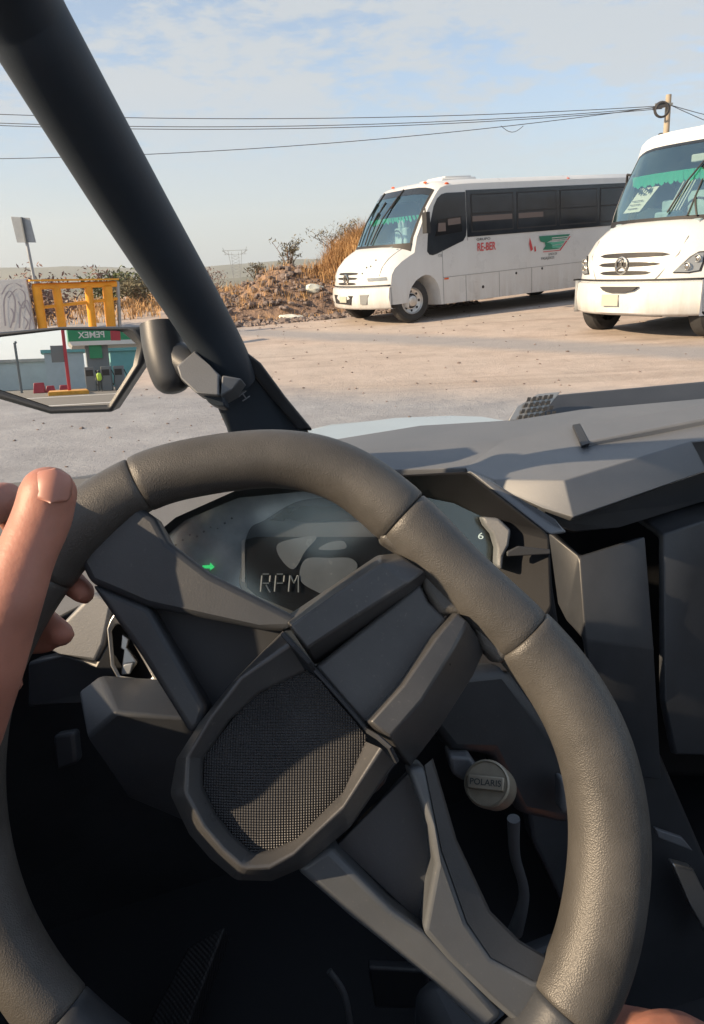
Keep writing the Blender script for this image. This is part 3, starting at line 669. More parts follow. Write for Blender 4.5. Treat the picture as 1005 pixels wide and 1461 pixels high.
    for i in range(22):
        y0 = -1.02 + i * .0927; zt = prm['fr'][0]; xx = wst[0] + (wsb[0] - wst[0]) * (wst[1] - zt) / (wst[1] - wsb[1]) - .05
        rec = prm['rec'] * min(1, abs(y0 + .046) / HW) ** prm['pw'] * max(0, min(1, (xx + 1.3) / 1.5)); xx -= rec
        hgt = prm['fr'][1] + (.03 if i % 2 else 0)
        q.add([(xx, y0, zt), (xx, y0 + .0927, zt), (xx - .03, y0 + .0927, zt - hgt), (xx - .03, y0 + .046, zt - hgt - .03), (xx - .03, y0, zt - hgt)], [(0, 1, 2, 3, 4)])
    q.build('green_fringe', m_fringe, t, smooth=0)
    q = MB(); q.tube([Vector((wsb[0] - .45 + .22 * 0, .5 + .22 * math.cos(a), wsb[1] + .12 + .2 * math.sin(a))) for a in [i * math.pi / 8 for i in range(16)]], .018, 6, closed=True); q.build('driver_wheel', m_busfr, t)
    # wipers
    for (y0, y1, u0, u1) in prm['wipers']:
        def wpt(y, u, o=.03):
            x = wst[0] + (wsb[0] - wst[0]) * (1 - u) ; z = wst[1] + (wsb[1] - wst[1]) * (1 - u); k = .06 * math.sin(math.pi * u)
            p = surf(x + k, z + k * .5, y); return p + Vector((o, 0, o * .5))
        q = MB(); q.tube([wpt(y0, u0), wpt((y0 * .5 + y1 * .5), (u0 + u1) / 2, .045), wpt(y1, u1, .03)], .016, 6)
        q.tube([wpt(y1 - .02, u1 - .22, .018), wpt(y1 + .0, min(1, u1 + .2), .018)], .014, 6); q.build('wiper', m_busfr, t)
    # hood shut line
    # bumper
    zb0, zb1 = prm['bump']
    xs = nose[-1][0]
    br = [(xs - .02, zb0), (xs + .05, zb0 + .04), (xs + .09, (zb0 + zb1) / 2), (xs + .06, zb1 - .04), (xs - .04, zb1)]
    yl = [y * HW * 1.01 for y in ys]
    g = [[surf(x, 1.0, y) + Vector((0, 0, z - 1.0)) for (x, z) in br] for y in yl]
    # wrap to the arch on both sides
    for e, sg in ((0, -1), (-1, 1)):
        r = [Vector((.62, sg * HW * 1.015, z)) for (x, z) in br]
        g = [r] + g if e == 0 else g + [r]
    q = MB(); q.loft(g); g2 = [[p - Vector((.06, 0, 0)) for p in r] for r in g]
    q.loft([[r[0] for r in g], [r[0] for r in g2]]); q.loft([[r[-1] for r in g], [r[-1] for r in g2]]); q.build('bumper', m_busw, t, smooth=50)
    q = MB(); gg = [[p + Vector((.0, 0, 0)) for p in (r[-1] + Vector((0.058, 0, -.002)), r[-1] + Vector((.056, 0, .026)))] for r in g]; q.loft(gg); q.build('bumper_gap', m_busfr, t)
    def onf(y, z, off=.01):   # point on the front at width y, height z
        pr = [wsb] + nose
        for (x0, z0), (x1, z1) in zip(pr, pr[1:]):
            if z1 <= z <= z0:
                u = (z - z0) / (z1 - z0 + 1e-9); p = surf(x0 + (x1 - x0) * u, z, y); return p + Vector((off, 0, off * .3))
        p = surf(nose[-1][0], z, y); return p + Vector((off, 0, 0))
    # grille slots
    for (za, w0, w1, hh) in prm['grille']:
        q = MB(); n_ = 12
        up_ = []; lo = []
        for i in range(n_ + 1):
            y = w0 + (w1 - w0) * i / n_; u = i / n_; hk = hh * (math.sin(math.pi * min(1, max(0, u))) ** .3)
            up_.append(onf(y, za + hk / 2, .008)); lo.append(onf(y, za - hk / 2, .008))
        q.loft([up_, lo]); q.build('grille_slot', m_busfr, t, smooth=0)
    ey, ez, er = prm['emblem']
    q = MB(); cpt = onf(ey, ez, .02)
    q.tube([cpt + Vector((0, er * math.cos(a), er * 1.15 * math.sin(a))) for a in [i * math.pi / 12 for i in range(24)]], .018, 6, closed=True)
    for a in (90, 210, 330): q.bar(cpt, cpt + Vector((0, er * math.cos(rad(a)), er * 1.15 * math.sin(rad(a)))), .02, .02)
    q.build('emblem', m_chrome, t)
    # number plate
    py_, pz_, pw_, ph_ = prm['plate']
    q = MB(); cpt = Vector((surf(xs, 1, py_).x + .10, py_, pz_)); q.box(cpt, (.02, pw_, ph_)); q.build('number_plate', m_plate, t, bevel=.004)
    prm['extra'](t, surf, onf, patch, xs, ylw) if prm.get('extra') else None
    # wheels
    for (wx, sy) in ((.04, 1), (.04, -1), (prm['wb'], 1), (prm['wb'], -1)):
        w = bpy.data.objects.new('wheel', None); link(w, t); w.location = (wx, sy * 1.05, .45)
        q = MB(); prf = [(.27, -.13), (.40, -.14), (.445, -.10), (.455, 0), (.445, .10), (.40, .14), (.27, .13)]
        rws = [[Vector((r * math.cos(a), h, r * math.sin(a))) for a in [i * 2 * math.pi / 40 for i in range(40)]] for r, h in prf]; q.loft(rws, closed=True); q.build('tyre', m_tyre, w)
        q = MB(); prf = [(.285, sy * .125), (.275, sy * .14), (.25, sy * .10), (.17, sy * .07), (.12, sy * .09), (.11, sy * .15), (.06, sy * .17), (.0, sy * .17)]
        rws = [[Vector((r * math.cos(a), h, r * math.sin(a))) for a in [i * 2 * math.pi / 40 for i in range(40)]] for r, h in prf]; q.loft(rws, closed=True); q.build('rim', m_rim, w)
        q = MB()
        q.loft([[Vector((r * math.cos(a), h, r * math.sin(a))) for a in [i * 2 * math.pi / 30 for i in range(30)]] for r, h in ((.155, sy * .082), (.15, sy * .092), (.12, sy * .098))], closed=True)
        for i in range(8):
            a = i * math.pi / 4; hq = MB(); hq.sph((.205 * math.cos(a), sy * .086, .205 * math.sin(a)), .030, 8, 6, (1, .3, 1)); hq.build('hand_hole', m_busfr, w)
        for i in range(10):
            a = i * math.pi / 5; q.sph((.135 * math.cos(a), sy * .10, .135 * math.sin(a)), .013, 6, 4)
        q.build('wheel_hub', m_busfr, w)
    q = MB(); q.box((-2.5, 0, .42), (5.0, .5, .25)); q.box((.04, 0, .45), (.12, 1.9, .12)); q.box((prm['wb'], 0, .45), (.25, 1.9, .25)); q.box((-1.8, .3, .35), (.5, .5, .2)); q.build('underbody', m_under, t)
    # side windows, left side (y = +)
    ysd = HW
    def sp_(x, z, off=.006): return surf(x, z, ysd) + Vector((0, off, 0))
    def side(poly, name, m, off=.006, par=None, bev=0):
        q = MB(); q.prism([sp_(x, z, off) for x, z in poly], [sp_(x, z, -.01) for x, z in poly]); return q.build(name, m, par or t, smooth=0, bevel=bev)
    band = side([(-1.50, 2.76), (-1.50, 1.67), (-RL + .25, 1.67), (-RL + .25, 2.76)], 'window_band', m_busgl, .006)
    xw = -1.62
    while xw > -RL + 1.2:
        side([(xw, 2.66), (xw - 1.22, 2.66), (xw - 1.22, 1.76), (xw, 1.76)], 'window', m_busfr, .010, band)
        side([(xw - .03, 2.63), (xw - 1.19, 2.63), (xw - 1.19, 2.20), (xw - .03, 2.20)], 'pane', m_busgl, .013, band)
        side([(xw - .03, 2.16), (xw - 1.19, 2.16), (xw - 1.19, 1.79), (xw - .03, 1.79)], 'pane', m_busgl, .013, band)
        xw -= 1.33
    dwp = [(-.04, 1.58), (-.12, 1.50), (-.24, 1.46), (-.40, 1.47), (-1.22, 1.57), (-1.38, 1.60), (-1.46, 1.70), (-1.485, 1.85), (-1.485, 2.72), (-.84, 2.72), (-.66, 2.69), (-.50, 2.60), (-.36, 2.42), (-.10, 1.78)]
    dw = side(dwp, 'driver_window', m_busgl, .006)
    side([(-.50, 2.1), (-1.35, 2.16), (-1.35, 1.80), (-.36, 1.74)], 'pane', m_screenb, .010, dw)
    side([(-.85, 2.10), (-1.32, 2.12), (-1.32, 1.97), (-.85, 1.95)], 'see_through_band', m_beige, .013, dw)  # beige strips paint the reflection and see-through view in the glass
    side([(-.50, 2.02), (-.76, 2.02), (-.76, 1.83), (-.46, 1.83)], 'see_through_band', m_beige, .013, dw)
    for x0, x1 in ((-1.65, -2.80), (-2.99, -3.75)): side([(x0, 2.13), (x1, 2.13), (x1, 2.00), (x0, 2.00)], 'see_through_band', m_beige, .016, band)  # same painted see-through band along the passenger windows
    # other side: one band
    q = MB(); pl_ = [(-.6, 2.7), (-.3, 1.7), (-RL + .25, 1.68), (-RL + .25, 2.72)]
    q.prism([surf(x, z, -ysd) + Vector((0, -.006, 0)) for x, z in pl_], [surf(x, z, -ysd) + Vector((0, .01, 0)) for x, z in pl_]); q.build('window_band', m_busgl, t, smooth=0)
    # seams and lockers on the side
    q = MB()
    def seam(x0, z0, x1, z1, w=.010):
        a, b_ = sp_(x0, z0, .003), sp_(x1, z1, .003); q.bar(a, b_, .006, w, up=Vector((0, 0, 1)) if abs(x1 - x0) > .1 else Vector((1, 0, 0)))
    seam(-.60, .30, -.60, 1.52); seam(-.60, .87, -RL + .1, .89); seam(-1.43, .30, -1.43, .87); seam(-3.4, .30, -3.4, .88); seam(-2.4, .88, -2.4, .30, .004) ; seam(-1.50, 1.60, -1.50, 1.68)
    q.build('panel_seam', mat_seam, t, smooth=0)
    for (x, z, r) in ((-1.92, .57, .035), (-2.92, .79, .03), (-3.73, .83, .03)):
        q = MB(); q.sph(sp_(x, z, .0), r, 10, 6, (1, .4, 1)); q.build('locker_latch', m_busfr, t)
    q = MB(); q.box(sp_(-.72, .84, .008), (.12, .02, .035)); q.build('side_marker', m_amber, t, bevel=.006)
    # roof details
    q = MB(); q.box((-1.9, 0, ZR + .03), (1.0, .9, .08)); q.build('roof_hatch', m_busw, t, bevel=.04)
    q = MB(); q.box((-1.95, 0, ZR + .09), (.75, .7, .03)); q.build('hatch_lid', m_busw, t, bevel=.01)
    for x in (-.95, -4.6):
        q = MB(); q.sph(surf(x, ZR - .03, 1.13) + Vector((0, .02, .0)), .04, 8, 6, (1.5, .8, .8)); q.build('marker_lamp', m_amber, t)
    for y in ((-.35, .85) if prm['mir'] else (-.8, .15, .7)):
        q = MB(); xx = wst[0] - (.10 if prm['mir'] else .25); q.sph(surf(xx, ZR - .05, y) + Vector((.02, 0, .01)), .034, 8, 6, (1, 1.6, .7)); q.build('marker_lamp', m_amber if prm['amb'] else m_busfr, t)
    # mirrors
    if prm['mir']:
        q = MB(); q.tube([(-.35, 1.20, 2.30), (-.25, 1.38, 2.30), (-.25, 1.40, 2.1)], .018, 6); q.box((-.25, 1.41, 2.02), (.10, .16, .42)); q.build('wing_mirror', m_busfr, t, bevel=.02)
    if not prm['mir']:
        q = MB(); q.tube([(-.62, -1.08, 2.62), (-.66, -1.26, 2.66), (-.72, -1.31, 2.55), (-.74, -1.32, 2.3)], .025, 6); q.box((-.76, -1.31, 2.2), (.08, .14, .30)); q.build('wing_mirror', m_busfr, t, bevel=.02)
    return t
mat_seam = mat('panel_seam_grey', (0.30, 0.31, 0.32), 0.7)
def extra1(t, surf, onf, patch, xs, ylw):
    # lower intake, fog lamps, headlight slit
    def fp(poly, nm, m, off=.012):
        q = MB(); pts = [onf(y, z, off) for y, z in poly]; q.add(pts, [tuple(range(len(pts)))]); q.build(nm, m, t, smooth=0)
    def bp(poly, nm, m, off=.10):
        q = MB(); pts = [Vector((surf(xs, 1.0, y).x + off, y, z)) for y, z in poly]; q.prism(pts, [p - Vector((.05, 0, 0)) for p in pts]); q.build(nm, m, t, smooth=0)
    bp([(-.50, .66), (-.42, .47), (.26, .45), (.36, .64)], 'lower_intake', m_busfr)
    for y in (.60, -.80): bp([(y, .66), (y + .22, .66), (y + .16, .46), (y, .46)], 'fog_lamp', m_lamp, .096 if y > 0 else .07)
    q = MB(); q.loft([[onf(y, 1.00, .012) for y in (.72, .85, 1.0, 1.12)], [onf(y, .93, .012) for y in (.74, .85, 1.0, 1.14)]]); q.build('headlight', m_lamp, t, smooth=0)
    q = MB(); q.loft([[onf(-y, 1.00, .012) for y in (.72, .85, 1.0, 1.12)], [onf(-y, .93, .012) for y in (.74, .85, 1.0, 1.14)]]); q.build('headlight', m_lamp, t, smooth=0)
    # hood shut line
    q = MB(); q.tube([onf(.98 - .0 * i, 1.60 - .095 * i, .004) for i in range(7)], .008, 4); q.build('hood_seam', mat_seam, t); q = MB(); q.tube([onf(-.98, 1.60 - .095 * i, .004) for i in range(7)], .008, 4); q.build('hood_seam', mat_seam, t)
    for (y, z) in ((.55, 1.10), (.62, 1.22), (.72, 1.24), (.74, 1.36)):
        q = MB(); q.sph(onf(y, z, .0), .022, 6, 5); q.build('hood_stud', m_grey, t)
    # writing on the side
    YS = 1.2 + .010
    def sx(x, z): return surf(x, z, 1.2) + Vector((0, .008, 0))
    xa = Vector((-1, 0, 0)); ya = Vector((0, 0, 1))
    text('red_lettering', 'RE-BER', sx(-2.03, 1.43), xa, ya, .24, m_red, t, 0.0, sx=.72, bold=.02)
    text('small_lettering', 'GRUPO', sx(-1.95, 1.60), xa, ya, .075, m_ink, t, 0.0, sx=1.6, bold=.01)
    def pol(pts, nm, m, off=.008):
        q = MB(); q.add([surf(x, z, 1.2) + Vector((0, off, 0)) for x, z in pts], [tuple(range(len(pts)))]); return q.build(nm, m, lg, smooth=0)
    lg = bpy.data.objects.new('side_logo', None); link(lg, t)
    pol([(-3.62, 1.56), (-4.62, 1.55), (-4.50, 1.46), (-3.98, 1.44), (-3.85, 1.40), (-3.66, 1.44)], 'wing_shape', m_logog)
    pol([(-3.85, 1.40), (-4.47, 1.44), (-4.40, 1.35), (-3.95, 1.33)], 'wing_shape', m_logol, .009)
    pol([(-3.80, 1.42), (-3.98, 1.38), (-4.10, 1.28), (-4.30, 1.24), (-3.90, 1.24), (-3.74, 1.25), (-3.82, 1.33)], 'wing_shape', m_logog, .010)
    pol([(-4.02, 1.32), (-4.38, 1.33), (-4.30, 1.26), (-4.05, 1.27)], 'wing_shape', m_logol, .011)
    for z in (1.495, 1.45, 1.41): pol([(-4.02, z + .01), (-4.55, z + .012), (-4.53, z - .004), (-4.02, z - .006)], 'wing_stripe', m_busw, .012)
    pol([(-3.33, 1.55), (-3.37, 1.46), (-3.43, 1.28), (-3.36, 1.24), (-3.31, 1.40)][::-1], 'red_streak', m_red)
    pol([(-3.50, 1.36), (-3.53, 1.24), (-3.48, 1.22), (-3.47, 1.32)], 'red_streak', m_red)
    pol([(-3.75, 1.21), (-4.28, 1.21), (-4.60, 1.50), (-4.64, 1.50), (-4.31, 1.195), (-3.75, 1.195)], 'red_streak', m_red)
    text('logo_lettering', 'LINEA DE', sx(-4.06, 1.135), xa, ya, .075, m_ink, lg, 0.0, sx=.9)
    text('logo_lettering', 'PASAJEROS', sx(-3.90, 1.05), xa, ya, .085, m_ink, lg, 0.0, sx=1.0)
    text('unit_number', '125', sx(-.50, 1.40), xa, ya, .085, m_grey, t, 0.0)
make_bus('white passenger bus by the earth mound, red lettering and green wing logo on its flank',
    (.999, 17.857, .188, -2.634, -.041),
    dict(rear=8.2, roof=2.90, wsb=(.36, 1.60), wst=(-.52, 2.76), wb=-5.6, rec=.42, pw=2.6, bump=(.34, .82), blk=1.0, pale_seat=False, amb=True, mir=True,
         nose=[(.50, 1.54), (.70, 1.42), (.88, 1.24), (.97, 1.05), (1.0, .86)], fr=(2.20, .07),
         wipers=[(-.5, -.62, .05, .80), (.1, .25, .05, .88), (-.15, -.2, .05, .6)],
         grille=[(1.10, -.44, .44, .055), (1.0, -.46, .44, .055), (.89, -.42, .40, .055)], emblem=(0, .98, .085), plate=(-.02, .56, .30, .13), extra=extra1))
def extra2(t, surf, onf, patch, xs, ylw):
    for s in (-1, 1):   # swept headlights
        poly = [(.80, 1.00), (.86, 1.08), (.97, 1.26), (1.05, 1.36), (1.13, 1.40), (1.15, 1.20), (1.13, 1.02), (1.0, .99)]
        q = MB(); pts = [onf(s * y, z, .02) for y, z in poly]; cc = sum(pts, Vector()) / len(pts)
        q.prism(pts, [p - Vector((.04, 0, 0)) for p in pts]); hl = q.build('headlight', m_busfr, t, bevel=.008)
        q = MB(); q.add([cc + (p - cc) * .88 + Vector((.012, 0, 0)) for p in pts], [tuple(range(len(pts)))]); q.build('lamp_lens', m_lamp, hl, smooth=0)
        for (y, z, r) in ((.97, 1.10, .055), (1.07, 1.24, .05)):
            q = MB(); cpt = onf(s * y, z, .035); q.tube([cpt + Vector((0, r * math.cos(a), r * math.sin(a))) for a in [i * math.pi / 8 for i in range(16)]], .012, 6, closed=True)
            q.sph(cpt, r * .7, 8, 6, (.3, 1, 1)); q.build('lamp_reflector', m_chrome, hl)
    def bp(poly, nm, m, off):
        q = MB(); pts = [Vector((surf(xs, 1.0, y).x + off, y, z)) for y, z in poly]; q.prism(pts, [p - Vector((.06, 0, 0)) for p in pts]); q.build(nm, m, t, smooth=0)
    bp([(-.34, .815), (-.26, .755), (-.10, .725), (.14, .725), (.30, .755), (.38, .815)], 'lower_intake', m_busfr, .125)
    q = MB(); q.tube([onf(.80, 1.78 - .06 * 0, .003), onf(.84, 1.55, .003), onf(.82, 1.3, .003), onf(.62, .98, .003), onf(.55, .90, .003)], .008, 4); q.build('hood_seam', mat_seam, t); q = MB(); q.tube([onf(-.80, 1.78, .003), onf(-.84, 1.55, .003), onf(-.82, 1.3, .003), onf(-.62, .98, .003), onf(-.55, .90, .003)], .008, 4); q.build('hood_seam', mat_seam, t)
    # paper notice inside the windshield
    wsb, wst = (.28, 1.80), (-.56, 3.02)
    def wq(y, z, off=-.06):
        u = (wst[1] - z) / (wst[1] - wsb[1]); return surf(wst[0] + (wsb[0] - wst[0]) * u + .05 * math.sin(math.pi * u), z, y) + Vector((off, 0, 0))
    q = MB(); q.add([wq(-.86, 1.98), wq(-.40, 1.98), wq(-.20, 2.36), (wq(-.62, 2.36))], [(0, 1, 2, 3)]); nt_ = q.build('paper_notice', m_paper, t, smooth=0)
    o = (wq(-.48, 2.30) + Vector((.012, 0, 0.0))); text('notice_lettering', '424', o, (wq(-.25, 2.3) - wq(-.6, 2.3)), (wq(-.4, 2.36) - wq(-.55, 2.1)), .17, m_ink, nt_, .004, sx=1.3, bold=.015)
    for i in range(3):
        q = MB(); z = 2.16 - i * .06; q.bar(wq(-.70 - .02 * i, z) + Vector((.01, 0, 0)), wq(-.42 - .03 * i, z) + Vector((.01, 0, 0)), .004, .012); q.build('notice_line', m_beige, nt_, smooth=0)
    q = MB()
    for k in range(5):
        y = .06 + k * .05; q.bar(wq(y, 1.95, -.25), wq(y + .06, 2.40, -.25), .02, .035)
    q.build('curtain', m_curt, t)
    q = MB(); q.box(wq(.32, 2.74, -.1), (.08, .34, .12)); q.build('dome_lamp', m_curt, t, bevel=.02)
make_bus('white passenger bus facing the camera at the right edge, paper notice in its windshield',
    (5.339, 13.052, .112, -2.572, 0.0),
    dict(rear=8.2, roof=3.30, wsb=(.28, 1.80), wst=(-.56, 3.02), wb=-4.95, rec=.46, pw=2.4, bump=(.36, .90), blk=.35, pale_seat=False, amb=False, mir=False,
         nose=[(.46, 1.74), (.68, 1.60), (.84, 1.40), (.92, 1.18), (.95, .92)], fr=(2.58, .14),
         wipers=[(.25, .55, .08, .80), (.72, .60, .02, .25)],
         grille=[(1.29, -.56, .72, .075), (1.15, -.54, .62, .07), (1.02, -.48, .50, .065)], emblem=(-.02, 1.13, .11), plate=(-.12, .60, .32, .18), extra=extra2))

# ================================================================== THE VEHICLE WE SIT IN
car = thing('off_road_buggy', 'black open off road buggy whose cockpit fills the foreground', 'buggy', (0, 0, 0))
YAW = rad(20)
VF = Vector((-math.sin(YAW), math.cos(YAW), 0)); VR = Vector((math.cos(YAW), math.sin(YAW), 0)); ZU = Vector((0, 0, 1))
def V(r, f, z): return VR * r + VF * f + ZU * z
def prt(name, parent=car):
    return link(bpy.data.objects.new(name, None), parent)
def slab(name, pts, th, m, parent=car, bevel=0.004, seg=3, dirv=None):
    top = [P(*p) for p in pts]; dv = dirv if dirv is not None else (FW * 1.0)
    return MB().prism(top, [p + dv * th for p in top]).build(name, m, parent, bevel=bevel, seg=seg)
def shellmesh(name, verts, faces, m, parent=car, th=0.01, bevel=0.003, seg=3, sub=0):
    q = MB(); q.add([P(*v) if not isinstance(v, Vector) else v for v in verts], faces)
    o = q.build(name, m, parent, fix=True)
    so_ = o.modifiers.new('solid', 'SOLIDIFY'); so_.thickness = th; so_.offset = 0
    b = o.modifiers.new('bevel', 'BEVEL'); b.width = bevel; b.segments = seg; b.limit_method = 'ANGLE'; b.angle_limit = rad(15)
    return o
# ---- steering wheel -------------------------------------------------
WC = P(415, 1110, 0.40)
WN = ((-FW) * 0.50 + (CAM - WC).normalized() * 0.50).normalized()
def Wp(px, py, h=0.0): return isect(px, py, WC + WN * h, WN)
sw = prt('steering_wheel')
rim = [(200, 691, 45), (290, 665, 45), (400, 655, 45), (490, 676, 46), (574, 738, 49), (655, 820, 49), (745, 907, 51), (803, 978, 53), (845, 1060, 55), (866, 1150, 56), (868, 1240, 57),
       (852, 1340, 57), (820, 1420, 57), (765, 1495, 56), (650, 1580, 55), (500, 1625, 54), (350, 1610, 52), (200, 1545, 50), (85, 1450, 48), (15, 1350, 47), (-25, 1240, 46), (-40, 1120, 46), (-28, 1000, 47), (10, 900, 48), (60, 815, 50), (118, 748, 50)]
rp = [Vector((a, b, c)) for a, b, c in rim]; NS = 8
rs = spline(rp, NS, closed=True)
rs = [(Wp(v.x, v.y), v.z * 0.40 / FPX) for v in rs]
def seg_(i0, i1, name, m, grow=1.0, n=36, endr=True):
    idx = list(range(i0, i1 + 1)); path = [rs[i % len(rs)][0] for i in idx]; rr = [rs[i % len(rs)][1] * grow for i in idx]
    # rounded ends
    if endr:
        rr[0] *= .93; rr[-1] *= .93
        path.insert(1, path[0].lerp(path[1], .18)); rr.insert(1, rr[1] * .985); path.insert(-1, path[-1].lerp(path[-2], .18)); rr.insert(-1, rr[-2] * .985)
    return MB().tube(path, rr, n, flat=1.0).build(name, m, sw, smooth=60)
seg_(0 * NS, 4 * NS, 'grip', m_rub, 1.0)
seg_(4 * NS, 6 * NS, 'rim_section', m_rub, .965)
seg_(6 * NS, 12 * NS + 2, 'grip', m_rub, 1.0)
seg_(12 * NS + 2, 18 * NS, 'rim_section', m_plast, .95)
seg_(18 * NS, 24 * NS, 'grip', m_rub, .95)
seg_(24 * NS, 26 * NS, 'rim_section', m_rub, .97)
def wslab(name, pts, h1, h0, m, parent=sw, bevel=0.0025, seg=3):
    top = [Wp(p[0], p[1], p[2] if len(p) > 2 else h1) for p in pts]
    bot = [Wp(p[0], p[1], h1) - WN * (h1 - h0) if len(p) < 3 else Wp(p[0], p[1], p[2]) - WN * (p[2] - h0) for p in pts]
    return MB().prism(top, bot).build(name, m, parent, bevel=bevel, seg=seg)
# neck web joining rim
wslab('neck_web', [(540, 768), (568, 786), (598, 806), (606, 842), (628, 878), (655, 876), (676, 893), (690, 925), (714, 950), (745, 925), (745, 905), (655, 820), (574, 738), (552, 745)], .008, -.012, m_rub, bevel=.005)
wslab('neck_plate', [(448, 952, .016), (600, 832, .008), (612, 858, .007), (640, 884, .007), (527, 1044, .016)], .012, -.010, m_hub)
def rail(name, ridge_out, ridge_in, base_out, base_in, hr, hb):
    # faceted rail: outer base - outer ridge - inner ridge - inner base, from hub end to rim end
    rows = []
    for a, b, c, d_, h in zip(base_out, ridge_out, ridge_in, base_in, hr):
        rows.append([Wp(*a, hb), Wp(*b, h), Wp(*c, h * .96), Wp(*d_, hb)])
    q = MB(); q.loft(rows, closed=True, caps=True); return q.build(name, m_hub, sw, bevel=.0013, seg=2, smooth=22)
rail('neck_rail', [(414, 893), (478, 848), (545, 803), (575, 797)], [(438, 926), (508, 880), (583, 832), (606, 814)], [(404, 882), (470, 838), (538, 792), (570, 788)], [(450, 950), (520, 902), (592, 848), (612, 830)], [.034, .030, .024, .014], .0)
rail('neck_rail', [(528, 1030), (575, 978), (622, 910), (652, 874)], [(556, 1052), (602, 1000), (648, 925), (668, 886)], [(514, 1030), (562, 975), (612, 905), (645, 872)], [(585, 1096), (628, 1040), (676, 965), (694, 925)], [.034, .030, .024, .014], .0)
# hub badge ring
outer = [(404, 900), (330, 975), (285, 1031), (252, 1083), (243, 1133), (270, 1190), (300, 1225), (337, 1256), (388, 1257), (432, 1238), (500, 1180), (563, 1090)]
ridge_ = [(412, 919), (343, 966), (298, 1026), (267, 1080), (264, 1132), (290, 1180), (318, 1213), (347, 1239), (384, 1238), (418, 1219), (490, 1152), (545, 1068)]
inner_ = [(436, 958), (372, 988), (330, 1026), (290, 1082), (290, 1122), (308, 1160), (330, 1188), (360, 1216), (388, 1212), (424, 1196), (490, 1130), (522, 1058)]
q = MB(); rows = [[Wp(*p, -.012) for p in outer], [Wp(*p, .022) for p in outer], [Wp(*p, .036) for p in ridge_], [Wp(*p, .026) for p in inner_], [Wp(*p, .005) for p in inner_]]
q.loft(rows, closed=False)
q.build('hub_frame', m_hub, sw, bevel=.0022, seg=3, smooth=25)
hb = [(404, 900), (330, 975), (285, 1031), (252, 1083), (245, 1133), (272, 1190), (302, 1225), (340, 1250), (385, 1250), (430, 1232), (500, 1175), (570, 1085), (528, 1030), (448, 948)]
wslab('hub_base', hb, .006, -.03, m_plast, bevel=.001)
# domed woven pad
pad = [(436, 956), (394, 970), (352, 1001), (290, 1080), (289, 1120), (308, 1162), (332, 1192), (362, 1218), (390, 1212), (424, 1198), (503, 1120), (524, 1052), (500, 1022), (478, 998), (458, 972)]
pc = Wp(400, 1090, .024); rows = []
edge = [Wp(*p, .024) for p in pad]
for k in range(9):
    u = k / 8; rows.append([pc + (e - pc) * u + WN * (.007 * (1 - u ** 2.2)) for e in edge])
q = MB(); q.loft(rows, closed=True); q.loft([edge, [e - WN * .01 for e in edge]], closed=True)
o = q.build('mesh_pad', m_mesh, sw, smooth=60)
uu = (Wp(500, 1022) - Wp(436, 956)).normalized(); vv_ = WN.cross(uu); uvl = o.data.uv_layers.new(name='UVMap')
for lpn in o.data.loops:
    p = o.data.vertices[lpn.vertex_index].co; uvl.data[lpn.index].uv = ((p - pc).dot(uu), (p - pc).dot(vv_))
# gap line between hub and neck
q = MB(); q.tube([Wp(404, 905, .030), Wp(420, 922, .038), Wp(440, 944, .034), Wp(448, 955, .022), Wp(488, 1000, .021), Wp(524, 1042, .022), Wp(540, 1052, .034), Wp(556, 1066, .037), Wp(566, 1086, .030)], .0014, 6); q.build('seam_line', m_black, sw)
# upper-left split spoke
wslab('spoke_arm', [(175, 705, .006), (222, 738, .008), (240, 772, .009), (300, 818, .013), (432, 884, .020), (410, 900, .020), (372, 898, .015), (210, 866, .006), (128, 832, .004), (100, 775, .004)], .01, -.012, m_plast, bevel=.004)
wslab('spoke_arm', [(128, 832, .004), (214, 866, .006), (296, 1010, .012), (288, 1036, .012), (272, 1050, .012), (200, 935, .007)], .008, -.012, m_plast, bevel=.004)
wslab('spoke_recess', [(200, 860), (410, 895), (340, 990), (290, 1030)], -.008, -.014, m_black, bevel=.001)
# lower-right split spoke
wslab('spoke_arm', [(583, 1098, .014), (607, 1092, .013), (632, 1214, .012), (668, 1316, .009), (702, 1366, .007), (762, 1400, .004), (850, 1408, .004), (830, 1475, .004), (760, 1482, .003), (700, 1430, .005), (640, 1372, .009), (604, 1330, .013), (621, 1234, .015), (612, 1180, .015)], .008, -.014, m_spoke, bevel=.003)
q = MB(); q.loft([[Wp(606, 1092, .0125), Wp(631, 1214, .0115), Wp(667, 1316, .0085), Wp(701, 1366, .0065), Wp(764, 1400, .003), Wp(845, 1406, .002)], [Wp(618, 1082, .008), Wp(652, 1198, .006), Wp(700, 1300, .002), Wp(742, 1342, .0), Wp(786, 1368, -.002), Wp(840, 1390, -.002)], [Wp(618, 1082, -.012), Wp(652, 1198, -.012), Wp(700, 1300, -.012), Wp(742, 1342, -.012), Wp(786, 1368, -.012), Wp(840, 1390, -.012)]]); q.build('spoke_flank', m_plast, sw, bevel=.0015, smooth=25)
wslab('spoke_arm', [(420, 1240, .014), (470, 1206, .014), (560, 1296, .013), (606, 1331, .012), (650, 1372, .008), (720, 1450, .004), (690, 1475, .003), (620, 1405, .007), (500, 1310, .011)], .008, -.014, m_spoke, bevel=.004)
wslab('spoke_recess', [(480, 1206), (575, 1110), (596, 1090), (630, 1205), (604, 1322)], -.006, -.014, m_plast, bevel=.001)
